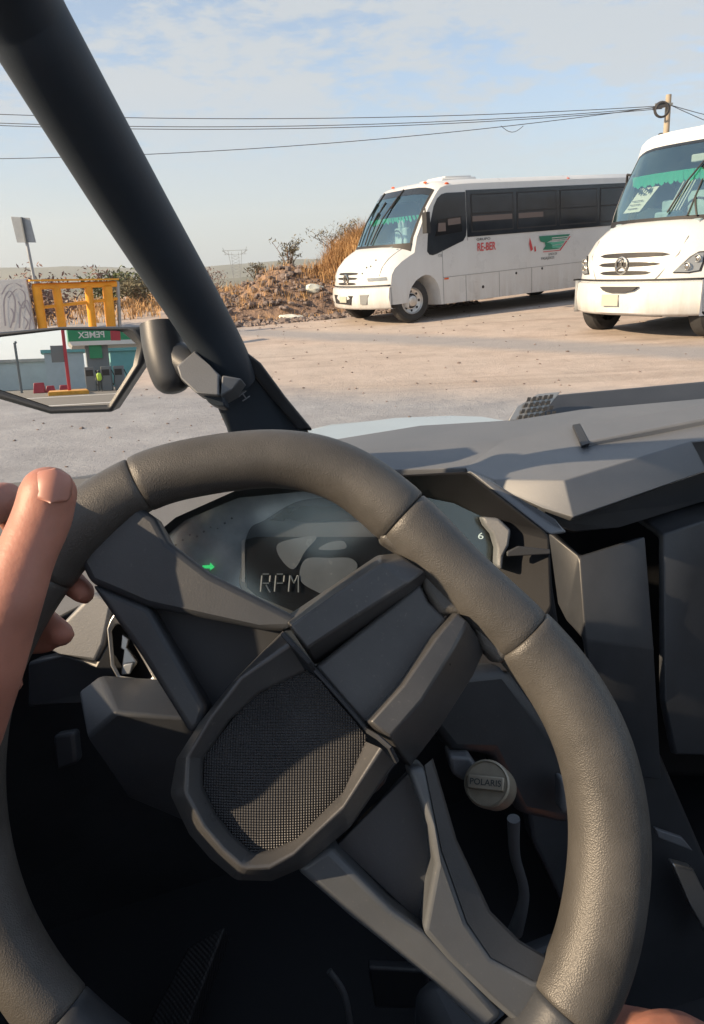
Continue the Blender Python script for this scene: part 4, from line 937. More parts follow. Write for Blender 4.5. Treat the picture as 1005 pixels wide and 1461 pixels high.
# ---- A pillar tube, clamp, mirror --------------------------------------
def tubepx(name, pts, m, parent=car, n=28, sub=6):
    pp = spline([P(a, b, c) for a, b, c, r in pts], sub); rr = spline([Vector((r, 0, 0)) for a, b, c, r in pts], sub)
    return MB().tube(pp, [v.x for v in rr], n).build(name, m, parent, smooth=50)
tubepx('cage_tube', [(-80, -190, .43, .031), (20, 0, .51, .031), (68, 85, .545, .0308), (188, 290, .655, .0305), (282, 445, .76, .0285), (322, 515, .80, .0262), (338, 545, .82, .0225)], m_pipe)
tubepx('cage_tube', [(-80, -190, .43, .031), (-200, -380, .35, .031), (-420, -520, .1, .031)], m_pipe)
slab('cage_foot', [(318, 545, 0.805), (352, 500, 0.805), (372, 520, 0.816), (405, 575, 0.851), (440, 612, 0.874), (440, 680, 0.897), (340, 680, 0.874), (322, 610, 0.839), (305, 572, 0.816)], .05, m_pipe, bevel=.008)
slab('cage_rib', [(350, 500, 0.793), (372, 517, 0.805), (408, 566, 0.839), (446, 612, 0.868), (425, 612, 0.862), (385, 565, 0.839), (356, 528, 0.805)], .02, m_plast, bevel=.003)
cl_ = prt('pillar_clamp')
slab('clamp_half', [(252, 522, 0.759), (278, 500, 0.765), (300, 522, 0.765), (312, 533, 0.759), (312, 564, 0.753), (280, 561, 0.753), (258, 540, 0.759)], .04, m_dash, cl_, bevel=.0018)
slab('clamp_half', [(317, 535, 0.759), (345, 540, 0.765), (332, 556, 0.765), (314, 566, 0.759)], .05, m_dash, cl_, bevel=.0018)
slab('clamp_bolt', [(288, 562, 0.765), (318, 564, 0.765), (322, 580, 0.770), (312, 580, 0.770), (298, 575, 0.770)], .03, m_pipe, cl_, bevel=.0018)
def wrt(nm, s, px, py, dd, size, m, par, ang=35):
    o_ = P(px, py, dd); xa = RT * math.cos(rad(ang)) - UP * math.sin(rad(ang)); ya = RT * math.sin(rad(ang)) + UP * math.cos(rad(ang))
    return text(nm, s, o_, xa, ya, size, m, par, .001)
wrt('cast_mark', 'LH', 346, 562, .80, .014, m_dash, cl_, 55)
mr = prt('side_mirror')
tubepx('mirror_bracket', [(229, 463, .80, .022), (233, 490, .80, .0225), (240, 520, .80, .0225), (247, 545, .80, .020), (250, 556, .80, .014), (251, 560, .80, .007)], m_plast, mr)
MB().tube([P(245, 505, .80), P(282, 532, .79)], .018, 16).build('mirror_stalk', m_plast, mr)
mo = [(-95, 520), (-80, 492), (0, 473), (75, 466), (160, 461), (212, 459), (215, 482), (212, 515), (160, 588), (75, 591), (0, 570), (-70, 548)]
gi = [(-82, 515), (-70, 494), (0, 481), (86, 471), (173, 472), (196, 492), (190, 522), (155, 578), (72, 581), (0, 557), (-66, 536)]
MD = .85
v0 = ray(90, 530).normalized(); azr = rad(197); rdir = Vector((math.sin(azr), math.cos(azr), 0.0)).normalized()
# the glass is aimed so the line of sight at (90, 537) leaves level
v0 = ray(90, 537).normalized(); MNn = (rdir - v0).normalized(); MC = P(90, 530, MD)
def Mp(px, py, h=0): return isect(px, py, MC + MNn * h, MNn)
q = MB(); q.add([Mp(*p) for p in gi], [tuple(range(len(gi)))]); q.build('mirror_glass', m_mirror, mr, smooth=0)
go = [(-95, 518), (-80, 490), (0, 474), (78, 467), (205, 466), (214, 490), (206, 518), (160, 588), (72, 591), (0, 570), (-72, 546)]
q = MB(); q.loft([[Mp(*p, .002) for p in gi], [Mp(*p, .006) for p in [((a[0] + b[0]) / 2, (a[1] + b[1]) / 2) for a, b in zip(gi, go)]], [Mp(*p, .002) for p in go], [Mp(*p, .002) - MNn * .035 for p in go],
                  [MC - MNn * .055 + (Mp(*p) - MC) * .6 for p in go]], closed=True)
q.add([MC - MNn * .055 + (Mp(*p) - MC) * .6 for p in go], [tuple(range(len(go)))]); q.build('mirror_housing', m_plast, mr, bevel=.002, smooth=30)
# ---- dash -------------------------------------------------------------
def D3(px, py, z): return PZ(px, py, z)
dt = [D3(395, 640, 1.19), D3(600, 607, 1.19), D3(735, 599, 1.20), D3(830, 584, 1.21), D3(1010, 568, 1.22), D3(1200, 552, 1.23),
      D3(400, 655, 1.185), D3(605, 640, 1.185), D3(720, 628, 1.195), D3(822, 606, 1.205), D3(1010, 590, 1.215), D3(1200, 578, 1.22),
      D3(460, 672, 1.18), D3(605, 669, 1.18), D3(665, 667, 1.18), D3(705, 684, 1.185), D3(805, 685, 1.195), D3(985, 630, 1.205), D3(1200, 610, 1.21),
      P(668, 674, .99), P(712, 697, .93), P(774, 724, .88), P(818, 738, .86), P(1008, 672, 1.0), P(1200, 630, 1.16)]
fdt = [(0, 1, 7, 6), (1, 2, 8, 7), (2, 3, 9, 8), (3, 4, 10, 9), (4, 5, 11, 10), (6, 7, 13, 12), (7, 8, 14, 13), (8, 15, 14), (8, 9, 16, 15), (9, 10, 17, 16), (10, 11, 18, 17),
       (14, 15, 20, 19), (15, 16, 22, 21, 20), (16, 17, 23, 22), (17, 18, 24, 23)]
q = MB(); q.add(dt, fdt); o = q.build('dash_top', m_dash, car); md = o.modifiers.new('solid', 'SOLIDIFY'); md.thickness = .012; md.offset = -1
b_ = o.modifiers.new('bevel', 'BEVEL'); b_.width = .006; b_.segments = 3; b_.limit_method = 'ANGLE'; b_.angle_limit = rad(8)
# grab ledge tray raised on the passenger side
led = [(838, 630, 1.202), (828, 607, 1.2055), (1010, 575, 1.219), (1200, 558, 1.2265), (1200, 590, 1.2175), (1010, 597, 1.2135)]
MB().prism([D3(x, y, z + .006) for x, y, z in led], [D3(x, y, z + .006) - ZU * .02 for x, y, z in led]).build('tray_lid', m_dash, car, bevel=.003, seg=3)
gv = [(817, 606, 1.205), (828, 604, 1.2055), (842, 632, 1.202), (830, 636, 1.201)]
MB().prism([D3(x, y, z + .0068) for x, y, z in gv], [D3(x, y, z) - ZU * .005 for x, y, z in gv]).build('tray_notch', m_black, car, bevel=.0008)
# raised hood vent behind the dash
hv = [(742, 598, 1.38), (790, 563, 1.42), (1010, 543, 1.5), (1250, 520, 1.6), (1250, 580, 1.5), (1010, 572, 1.42), (800, 592, 1.36)]
slab('hood_scoop', hv, .12, m_plast, bevel=.008)
sc_ = [(726, 600), (738, 580), (768, 562), (800, 559), (775, 590), (760, 598)]
slab('scoop_mesh', [(x, y, 1.352) for x, y in sc_], .01, m_silver, bevel=.001)
q = MB()
for i in range(7):
    for j in range(4):
        x = 742 + i * 8 + (4 - j) * 0 + j * 4; y = 595 - j * 8.5 - i * 1.0
        if x + (595 - y) * .2 > 792 or y < 562: continue
        c = P(x, y, 1.346); q.prism([c + RT * a + UP * b for a, b in ((-.0035, -.004), (.0025, -.004), (.0045, .003), (-.0015, .003))], [c + RT * a + UP * b - FW * .003 for a, b in ((-.0035, -.004), (.0025, -.004), (.0045, .003), (-.0015, .003))])
q.build('scoop_holes', m_black, car, smooth=0)
# hood of the buggy
hd = [(430, 612, 1.30), (470, 602, 1.35), (560, 597, 1.45), (640, 591, 1.5), (690, 594, 1.5), (735, 600, 1.45), (735, 640, 1.3), (430, 660, 1.2)]
slab('hood', hd, .25, m_hood, bevel=.01, dirv=Vector((0, .2, -1)))
# binnacle around the instrument display
bz_o = [(205, 775), (250, 738), (335, 700), (470, 682), (600, 676), (668, 672), (786, 764), (790, 870), (740, 960), (560, 960), (400, 940), (290, 880), (215, 820)]
bz_i = [(228, 770), (262, 742), (338, 710), (470, 697), (590, 706), (648, 718), (698, 742), (708, 775), (703, 850), (640, 910), (520, 905), (420, 893), (300, 838), (243, 800)]
bi = prt('instrument_cluster')
DB = .62
bz_i = bz_i[:-1]
q = MB(); O_ = [P(x, y, DB - .02) for x, y in bz_o]; I_ = [P(x, y, DB + .012) for x, y in bz_i]; O2 = [P(x, y, DB - .02) + FW * .08 for x, y in bz_o]; I2 = [p + FW * .05 for p in I_]
q.loft([O2, O_, I_, I2], closed=True); q.build('bezel', m_bez, bi, bevel=.004, smooth=30)
dn = None
bl = [(x, y, DB + .02) for x, y in bz_i]
q = MB(); q.add([P(*p) for p in bl], [tuple(range(len(bl)))]); o = q.build('display_face', m_screen, bi, smooth=0)
def dsl(nm, pts, m, d_=DB + .0175, par=bi):
    top = [P(x, y, d_) for x, y in pts]; return MB().prism(top, [p + FW * .0012 for p in top]).build(nm, m, par, smooth=0)
m_refl_dark = mat('reflection_grey', (0.075, 0.082, 0.092), 0.14, spec=0.7, var=0.2, vs=30)
def smooth(pts, n=5): return [(v.x, v.y) for v in spline([Vector((x, y, 0)) for x, y in pts], n, closed=True)]
dsl('reflected_frame', smooth([(346, 800), (356, 756), (378, 742), (430, 714), (505, 712), (560, 738), (600, 790), (600, 880), (440, 890), (350, 850)], 6), m_refl_dark)  # dark frame of a reflected window, painted as a flat shape
dsl('display_panel', [(352, 770), (364, 766), (590, 766), (590, 880), (428, 876), (366, 850), (352, 838)], m_screenb, DB + .0158)
dsl('display_rim', [(345, 772), (349, 769), (350, 832), (345, 829)], m_silver, DB + .0150)
dsl('reflected_pane', smooth([(396, 777), (422, 768), (452, 766), (436, 786), (419, 812), (400, 796)]), m_refl_tick, DB + .0145)  # pale panes of the reflected window, painted as flat shapes
dsl('reflected_pane', smooth([(436, 798), (470, 796), (502, 797), (508, 814), (470, 846), (448, 842), (428, 826)]), m_refl_tick, DB + .0145)
dsl('reflected_pane', smooth([(455, 784), (470, 774), (490, 772), (492, 783)]), m_refl_tick, DB + .0145)
dsl('reflected_frame_arc', [(430, 722), (505, 721), (520, 728), (512, 742), (424, 744), (404, 738)], m_screenb, DB + .0150)  # dark arcs belonging to the painted window reflection
dsl('reflected_frame_arc', [(408, 724), (420, 723), (404, 744), (386, 742)], m_screenb, DB + .0150)
# three letters of a segment display
sm_ = MB()
def sgm(x0, y0, x1, y1): sm_.bar(P(x0, y0, DB + .0140), P(x1, y1, DB + .0140), .0011, .0008)
for x in (372, 392, 412):
    sgm(x, 844, x + 2, 821)
    if x < 410: sgm(x + 3, 819, x + 12, 819); sgm(x + 14, 821, x + 13, 830); sgm(x + 3, 832, x + 12, 832)
    if x == 372: sgm(x + 8, 834, x + 14, 845)
    if x == 412: sgm(x + 3, 821, x + 8, 832); sgm(x + 8, 832, x + 13, 821); sgm(x + 14, 821, x + 14, 845)
sm_.build('rpm_lettering', m_seg, bi, smooth=0)
dsl('turn_arrow', [(289, 807), (300, 806), (300, 803), (306, 809), (300, 814), (300, 811), (289, 811)], m_green_led, DB + .0150)
q = MB()
for i in range(9): q.bar(P(250 + i * 10, 778 - i * 4 - (i % 3) * 3, DB + .018), P(252 + i * 10, 777 - i * 4 - (i % 3) * 3, DB + .018), .0012, .0012)
q.build('display_ticks', m_refl_tick, bi, smooth=0)
m_lens = glassmat('lens_glass', (.93, .95, .96), .16, .07)
q = MB(); q.add([P(x, y, DB + .013) for x, y in bz_i], [tuple(range(len(bz_i)))]); q.build('lens', m_lens, bi, smooth=0)
text('gauge_digit', '6', P(686, 765, DB + .0150), RT, UP * .9 + RT * .25, .008, m_led_glint, bi, .0005, sx=1.4)
# flat trim strips by the cluster
slab('trim_strip', [(668, 670, .70), (700, 684, .70), (790, 742, .68), (812, 760, .68), (786, 764, .66), (720, 712, .68)], .03, m_dash, bevel=.004)
dsl('display_panel', [(600, 700), (648, 718), (698, 742), (708, 775), (703, 850), (640, 905), (590, 880), (590, 766)], m_screenb, DB + .0156)
slab('trim_strip', [(688, 737, .611), (712, 739, .609), (730, 756, .607), (727, 778, .607), (719, 794, .607), (717, 814, .607), (709, 808, .608), (710, 782, .609), (704, 762, .609), (693, 749, .610)], .02, m_dash, bevel=.0025)
slab('panel_recess', [(724, 787, .598), (740, 779, .598), (786, 784, .597), (786, 791, .597), (724, 794, .598)], .004, m_black, bevel=.001)
slab('side_panel', [(725, 770, .66), (785, 764, .66), (790, 840, .66), (800, 900, .66), (760, 920, .66), (720, 850, .66)], .04, m_bez, bevel=.004)
for pts in ([(737, 804), (741, 803), (741, 820), (737, 818)], [(746, 820), (750, 821), (758, 832), (752, 832)]): slab('switch_glint', [(x, y, .655) for x, y in pts], .002, m_led_glint, bevel=0)  # glowing chips stand in for white glints on the switches
# underside shadow lip and glovebox panels
slab('lip_underside', [(774, 724, 0.892), (818, 738, 0.869), (1008, 673, 1.059), (1250, 600, 1.250), (1250, 700, 1.309), (1008, 715, 1.095), (880, 752, 0.940), (820, 760, 0.916), (776, 745, 0.916)], .05, m_plast, bevel=.003)
ga = prt('glovebox')
shellmesh('glovebox_door', [(786, 757, 0.952), (828, 793, 0.916), (916, 766, 0.964), (929, 925, 0.952), (833, 912, 0.904), (813, 885, 0.940), (800, 860, 0.952), (940, 1110, 1.000), (860, 1100, 0.964)],
          [(0, 1, 5, 6), (1, 2, 3, 4), (1, 4, 5), (4, 3, 7, 8)], m_plast, ga, th=.012, bevel=.003)
shellmesh('glovebox_door', [(895, 728, 1.071), (1005, 712, 1.166), (1200, 680, 1.309), (943, 765, 0.976), (1005, 745, 1.011), (1200, 690, 1.166), (945, 1000, 0.976), (960, 1075, 1.000), (1200, 1080, 1.130)],
          [(0, 1, 4, 3), (1, 2, 5, 4), (3, 4, 5, 8, 7, 6)], m_plast, ga, th=.012, bevel=.003)
slab('console_side', [(800, 900, 1.023), (945, 1080, 1.035), (1040, 1300, 1.071), (1040, 1500, 1.095), (900, 1500, 1.047), (760, 1200, 1.023), (720, 950, 1.011)], .05, m_plast, bevel=.006)
slab('console_trim', [(935, 1182, 1.000), (975, 1196, 1.000), (990, 1215, 1.000), (940, 1196, 1.000)], .01, m_dash, bevel=.002)
slab('seat_rail', [(960, 1232, 0.988), (990, 1240, 1.011), (1015, 1290, 1.023), (1015, 1345, 1.023), (985, 1290, 0.988)], .02, m_silver, bevel=.004)
slab('dash_body', [(640, 700, 1.14), (1300, 640, 1.5), (1300, 1120, 1.4), (700, 1100, 1.1)], .16, m_bez, bevel=.01)
# key knob and shroud
kc = P(695, 1118, .55); kn = (CAM - kc).normalized() * .9 + UP * .12 - RT * .22; kn.normalize(); kx = RT - kn * RT.dot(kn); kx.normalize(); kx = (kx * math.cos(rad(8)) - kn.cross(kx) * math.sin(rad(8))).normalized(); ky = kn.cross(kx)
kk_ = prt('ignition_knob')
q = MB(); q.loft([[kc + (kx * math.cos(a) + ky * math.sin(a)) * r + kn * h for a in [i * 2 * math.pi / 40 for i in range(40)]] for r, h in ((.0165, -.03), (.0175, -.002), (.0172, .001), (.0158, .0022), (.0150, .0008), (.0, .0008))], closed=True); q.build('knob_cap', m_knob, kk_, smooth=40)
q = MB(); q.box(kc + kn * .003, (.027, .010, .005), Matrix((kx, ky, kn)).transposed()); q.build('knob_grip', m_knob, kk_, bevel=.001)
text('knob_lettering', 'POLARIS', kc + kn * .0057, kx, ky, .0062, m_ink, kk_, .0002, bold=.01)
slab('knob_housing', [(640, 1078, .57), (672, 1082, .57), (690, 1110, .575), (660, 1115, .57), (645, 1105, .57)], .03, m_dash, bevel=.003)
slab('column_shroud', [(625, 960, .56), (720, 950, .60), (800, 1060, .62), (830, 1130, .64), (815, 1180, .64), (740, 1165, .62), (700, 1080, .60), (640, 1075, .58), (615, 1040, .56)], .10, m_plast, bevel=.01)
slab('column_shroud', [(800, 1110, .60), (850, 1140, .60), (850, 1175, .60), (800, 1160, .60)], .02, m_dash, bevel=.004)
# pedal lever strip
tubepx('brake_lever', [(733, 1168, .80, .007), (735, 1220, .82, .006), (748, 1275, .84, .006), (735, 1330, .86, .009)], m_spoke, n=12)
# left of wheel: dash end, vent, knee panel
slab('dash_end', [(-120, 712, .78), (0, 692, .80), (120, 678, .84), (250, 655, .88), (345, 640, .9), (345, 720, .8), (210, 780, .72), (150, 850, .70), (60, 900, .72), (-120, 960, .74)], .06, m_dash, bevel=.006)
slab('side_bezel', [(55, 925, .64), (130, 845, .63), (150, 850, .63), (162, 862, .63), (150, 920, .63), (136, 946, .63), (88, 934, .64)], .03, m_dash, bevel=.004)
slab('side_bezel', [(40, 945, .68), (88, 934, .645), (136, 946, .635), (150, 920, .635), (165, 860, .635), (200, 870, .66), (200, 980, .66), (120, 1000, .66), (40, 1010, .68)], .03, m_plast, bevel=.003)
vt = prt('air_vent')
ve = [(153, 897), (158, 884), (166, 872), (178, 880), (232, 972), (225, 976), (168, 968), (158, 950)]
vi = [(160, 900), (164, 893), (170, 890), (178, 896), (218, 966), (212, 970), (172, 964), (164, 948)]
q = MB(); q.loft([[P(x, y, .632) for x, y in ve], [P(x, y, .622) for x, y in ve], [P(x, y, .624) for x, y in vi], [P(x, y, .65) for x, y in vi]], closed=True); q.build('vent_frame', m_silver, vt, bevel=.001)
q = MB(); q.add([P(x, y, .648) for x, y in vi], [tuple(range(len(vi)))]); q.build('vent_back', m_black, vt, smooth=0)
for pts in ([(178, 920), (196, 945), (184, 962), (172, 962)], [(174, 905), (184, 912), (180, 930), (172, 925)]): slab('louvre', [(x, y, .632) for x, y in pts], .006, m_silver, vt, bevel=.001)
slab('louvre', [(176, 948, .627), (190, 946, .627), (186, 962, .627), (173, 963, .627)], .003, m_galv, vt, bevel=.001)
shellmesh('knee_panel', [(118, 990, .60), (148, 969, .61), (245, 978, .62), (320, 1000, .64), (168, 1018, .57), (262, 1026, .57), (340, 1040, .6), (130, 1050, .58), (185, 1130, .62), (300, 1180, .64), (400, 1180, .66)],
          [(0, 1, 4, 7), (1, 2, 5, 4), (2, 3, 6, 5), (4, 5, 9, 8, 7), (5, 6, 10, 9)], m_plast, th=.012, bevel=.005)
slab('steering_column', [(300, 960, .46), (520, 960, .46), (560, 1120, .48), (430, 1220, .48), (300, 1150, .47)], .22, m_plast, bevel=.01)
MB().prism([V(-.19, .42, .6), V(-.19, .98, .6), V(-.19, .98, 1.12), V(-.19, .80, 1.20), V(-.19, .46, 1.225), V(-.19, .42, 1.1)], [V(-.23, .42, .6), V(-.23, .98, .6), V(-.23, .98, 1.12), V(-.23, .80, 1.20), V(-.23, .46, 1.225), V(-.23, .42, 1.1)]).build('sun_block_panel', m_plast, car, bevel=.008)  # added out of view to keep the sun off the knee panel
# shell: floor, firewall, doors, tunnel, seats
q = MB(); q.prism([V(-.50, -1.1, .42), V(1.1, -1.1, .42), V(1.1, 1.15, .42), V(-.50, 1.15, .42)], [V(-.50, -1.1, .36), V(1.1, -1.1, .36), V(1.1, 1.15, .36), V(-.50, 1.15, .36)]); q.build('floor_pan', m_black, car)
q = MB(); q.prism([V(-.50, 1.08, .42), V(1.3, 1.08, .42), V(1.3, .98, 1.12), V(-.50, .92, 1.08)], [V(-.50, 1.14, .42), V(1.3, 1.14, .42), V(1.3, 1.04, 1.12), V(-.50, .98, 1.08)]); q.build('firewall', m_plast, car)
q = MB(); q.prism([V(-.42, 1.5, .8), V(1.1, 1.5, .85), V(1.1, 1.05, 1.10), V(-.42, .99, 1.02)], [V(-.42, 1.5, .4), V(1.1, 1.5, .4), V(1.1, 1.15, .4), V(-.42, 1.15, .4)]); q.build('front_body', m_hood, car, bevel=.02)
for r_, sgn in ((-.48, -1), (1.28, 1)):
    dr_ = prt('door'); A = [V(r_, -.95, .36), V(r_, 1.2, .36), V(r_, 1.16, 1.0), V(r_, .95, 1.12), V(r_, .6, 1.22), V(r_, .1, 1.20), V(r_, -.95, 1.10)]
    MB().prism(A, [v + VR * sgn * .05 for v in A]).build('door_panel', m_plast, dr_, bevel=.01)
q = MB(); q.prism([V(.22, -.6, .70), V(.40, -.6, .70), V(.40, .5, .78), V(.22, .5, .78)], [V(.20, -.6, .42), V(.44, -.6, .42), V(.44, .5, .42), V(.20, .5, .42)]); q.build('centre_tunnel', m_plast, car, bevel=.02)
# foot rest and pedals
fr_ = [P(205, 1480, .98), P(250, 1480, .99), P(318, 1325, 1.02), P(300, 1335, 1.02)]
q = MB(); q.prism([P(190, 1500, 1.0), P(255, 1500, .98), P(322, 1320, 1.04), P(268, 1350, 1.05)], [p + Vector((0, .02, -.05)) for p in (P(190, 1500, 1.0), P(255, 1500, .98), P(322, 1320, 1.04), P(268, 1350, 1.05))]); q.build('foot_rest', mat('foot_rest_rubber', (.03, .032, .036), .5, extra=weave(2 * math.pi / .006, .0006)), car, bevel=.004)
slab('pedal', [(525, 1380, .95), (610, 1385, .95), (620, 1440, .97), (535, 1440, .97)], .02, m_plast, bevel=.005)
tubepx('brake_lever', [(470, 1385, .9, .004), (492, 1420, .9, .004), (503, 1480, .9, .004)], m_spoke, n=10)
slab('lower_bracket', [(75, 1050, .8), (105, 1045, .8), (110, 1090, .8), (80, 1100, .8)], .02, m_plast, bevel=.004)
for sr in (-.05, .78):
    s_ = prt('seat'); q = MB(); q.prism([V(sr - .25, -.62, .60), V(sr + .25, -.62, .60), V(sr + .25, -.12, .66), V(sr - .25, -.12, .66)], [V(sr - .25, -.62, .46), V(sr + .25, -.62, .46), V(sr + .25, -.12, .46), V(sr - .25, -.12, .46)]); q.build('seat_cushion', m_seat, s_, bevel=.04, seg=4)
    A = [V(sr - .25, -.58, .6), V(sr + .25, -.58, .6), V(sr + .22, -.74, 1.22), V(sr + .12, -.80, 1.42), V(sr - .12, -.80, 1.42), V(sr - .22, -.74, 1.22)]
    MB().prism(A, [v - VF * .12 for v in A]).build('backrest', m_seat, s_, bevel=.04, seg=4)
for a_, b_2 in ((V(-.54, -.85, .5), V(-.50, -.80, 1.93)), (V(1.15, -.85, .5), V(1.07, -.80, 1.93)), (V(-.50, -.80, 1.93), V(1.07, -.80, 1.93)), (V(1.07, -.80, 1.93), V(1.15, .10, 1.92))):
    MB().tube([a_, b_2], .028, 16).build('cage_tube', m_pipe, car)
pe = P(-420, -520, .1)
MB().tube([pe, pe.lerp(V(-.50, -.80, 1.93), .5) + ZU * .03, V(-.50, -.80, 1.93)], .031, 16).build('cage_tube', m_pipe, car)
MB().tube([V(1.15, .10, 1.92), V(1.2, .5, 1.7), V(1.22, 1.02, 1.2)], .031, 16).build('cage_tube', m_pipe, car)
# rear body and wheels of the buggy (only from aside)
q = MB(); q.prism([V(-.52, -1.9, 1.05), V(1.2, -1.9, 1.05), V(1.2, -.95, 1.0), V(-.52, -.95, 1.0)], [V(-.52, -1.9, .5), V(1.2, -1.9, .5), V(1.2, -.95, .4), V(-.52, -.95, .4)]); q.build('cargo_bed', m_plast, car, bevel=.03)
for r_, f_ in ((-.66, 1.55), (1.3, 1.55), (-.66, -1.5), (1.3, -1.5)):
    w = prt('wheel'); c = V(r_, f_, .36); q = MB()
    q.loft([[c + VR * h + (VF * math.cos(a) + ZU * math.sin(a)) * rr for a in [i * 2 * math.pi / 32 for i in range(32)]] for rr, h in ((.18, -.11), (.33, -.13), (.37, -.08), (.37, .08), (.33, .13), (.18, .11))], closed=True); q.build('tyre', m_tyre, w)
    q = MB(); q.loft([[c + VR * h + (VF * math.cos(a) + ZU * math.sin(a)) * rr for a in [i * 2 * math.pi / 32 for i in range(32)]] for rr, h in ((.0, -.06), (.19, -.10), (.19, .10), (.0, .06))], closed=True); q.build('rim', m_grey, w)

# ================================================================== DRIVER
def cap(mb, a, b, ra, rb, n=16):
    a = Vector(a); b = Vector(b); t = (b - a).normalized(); x = t.orthogonal().normalized(); y = t.cross(x); rows = []
    for k in range(6):
        th = math.pi / 2 * (k / 5); rows.append((a - t * ra * math.cos(th), ra * math.sin(th) + 1e-5))
    for k in range(6):
        th = math.pi / 2 * (k / 5); rows.append((b + t * rb * math.sin(th), rb * math.cos(th) + 1e-5))
    mb.loft([[c + (x * math.cos(g) + y * math.sin(g)) * r for g in [i * 2 * math.pi / n for i in range(n)]] for c, r in rows], closed=True, caps=True)
def chain(mb, pts):
    for (a, ra), (b, rb) in zip(pts, pts[1:]): cap(mb, a, b, ra, rb)
pk = thing('person', 'driver in a dark shirt, left hand gripping the steering wheel rim with the thumb up', 'person', (V(-.05, -.4, 0)))
body = MB()
# left hand: thumb in front of rim, fingers behind it
chain(body, [(P(69, 704, .328), .0128), (P(61, 738, .328), .0131), (P(36, 795, .322), .0129), (P(12, 862, .316), .0142), (P(-28, 950, .318), .0185), (P(-75, 1040, .325), .024)])
knu = [P(-42, 735, .372), P(-62, 800, .368), P(-78, 870, .366), P(-85, 940, .366)]
tips = [[(P(8, 712, .392), .0100), (P(40, 770, .425), .0092), (P(92, 822, .428), .0086), (P(120, 846, .424), .0072)],
        [(P(-30, 790, .40), .0102), (P(20, 860, .425), .0094), (P(66, 890, .430), .0088), (P(89, 905, .424), .0076)],
        [(P(-50, 850, .40), .0098), (P(-5, 895, .425), .0090), (P(45, 915, .432), .0082), (P(68, 917, .428), .0066)],
        [(P(-60, 920, .39), .0086), (P(-30, 960, .42), .0078), (P(5, 975, .425), .0070), (P(20, 975, .42), .0062)]]
for kn_, tp in zip(knu, tips): chain(body, [(kn_, .0125)] + tp)
wr = P(-190, 1110, .33)
for kn_ in knu: chain(body, [(kn_, .013), (kn_.lerp(wr, .55), .016), (wr, .024)])
chain(body, [(P(-75, 1040, .325), .022), (wr, .025)])
shL, shR = V(-.26, -.42, 1.16), V(.16, -.42, 1.16); elL = V(-.38, -.16, .98)
chain(body, [(wr, .026), (wr.lerp(elL, .5), .036), (elL, .042), (shL, .052)])
pel, chs, nk, hdc = V(-.05, -.42, .74), V(-.05, -.46, 1.10), V(-.05, -.44, 1.27), V(-.05, -.40, 1.44)
cap(body, V(-.13, -.42, .76), V(.03, -.42, .76), .13, .13); cap(body, V(-.12, -.45, 1.05), V(.02, -.45, 1.05), .13, .13); cap(body, V(-.05, -.42, .76), V(-.05, -.45, 1.05), .13, .14)
cap(body, shL, shR, .06, .06); chain(body, [(chs, .10), (nk, .055), (hdc, .055)])
body.sph(hdc + Vector((0, 0, .04)), .105, 20, 14, (.78, .95, 1.12)); body.sph(hdc + VF * .045 + ZU * -.03, .065, 14, 10, (.8, .9, 1.0))
cap(body, hdc + VF * .095 + ZU * .0, hdc + VF * .105 - ZU * .02, .010, .013)            # nose
for s in (-1, 1): body.sph(hdc + VR * s * .082 + ZU * .0, .028, 10, 8, (.35, .8, 1.1)); body.sph(hdc + VR * s * .032 + VF * .085 + ZU * .02, .014, 8, 6)
cap(body, hdc + VR * -.022 + VF * .095 - ZU * .05, hdc + VR * .022 + VF * .095 - ZU * .05, .008, .008)
elR = V(.26, -.26, .98); hR = V(.10, -.14, 1.24)
chain(body, [(shR, .052), (elR, .042), (elR.lerp(hR, .6), .032), (hR, .024)])
for i in range(4):
    b0 = hR + VR * (-.03 + .018 * i) + VF * .02; chain(body, [(b0, .011), (b0 + ZU * .04 + VF * .02, .010), (b0 + ZU * .06 - VF * .005, .0085), (b0 + ZU * .065 - VF * .03, .007)])
chain(body, [(hR, .022), (hR + ZU * .035, .026)]); chain(body, [(hR + VR * -.02, .014), (hR + VR * -.05 + ZU * .03, .011), (hR + VR * -.045 + ZU * .06, .009)])
kneeR = P(968, 1556, .62); kneeL = V(-.26, .10, .80)
for kx_, hp in ((kneeR, V(.07, -.36, .72)), (kneeL, V(-.17, -.36, .72))):
    chain(body, [(hp, .085), (kx_, .058)]); ft = kx_ + VF * .28; ft.z = .50
    chain(body, [(kx_, .055), (ft + ZU * .03, .036)]); chain(body, [(ft, .038), (ft + VF * .16 - ZU * .02, .03)])
o = body.build('body_skin', m_skin, pk, fix=False, off=pk.location)
rm = o.modifiers.new('remesh', 'REMESH'); rm.mode = 'VOXEL'; rm.voxel_size = .0028; rm.use_smooth_shade = True
sm = o.modifiers.new('smooth', 'SMOOTH'); sm.factor = .5; sm.iterations = 9
# thumb nail
tn = MB(); n0 = P(75, 699, .328); na = (P(73, 676, .322) - P(66, 726, .319)); na.normalize(); nview = (CAM - n0).normalized() + UP * .04; nn = nview - na * nview.dot(na); nn.normalize(); nb = na.cross(nn); rows = []
for i in range(13):
    u = -1 + 2 * i / 12; row = []
    wf = (1 - abs(u) ** 3.2) ** (1 / 2.4) if abs(u) < 1 else .02
    for j in range(11):
        v = -1 + 2 * j / 10; a_ = v * .95 * wf
        row.append(n0 + nn * (.0127 * math.cos(a_) - .0003 - .0034 * max(0, u) ** 2 - .0006 * min(0, u) ** 2) + nb * (.0100 * math.sin(a_)) + na * (u * .0082 + .0006 * v * v * (1 if u < 0 else -1)))
    rows.append(row)
tn.loft(rows); o = tn.build('thumbnail', m_nail, pk, smooth=180, off=pk.location); s5 = o.modifiers.new('solid', 'SOLIDIFY'); s5.thickness = .0008
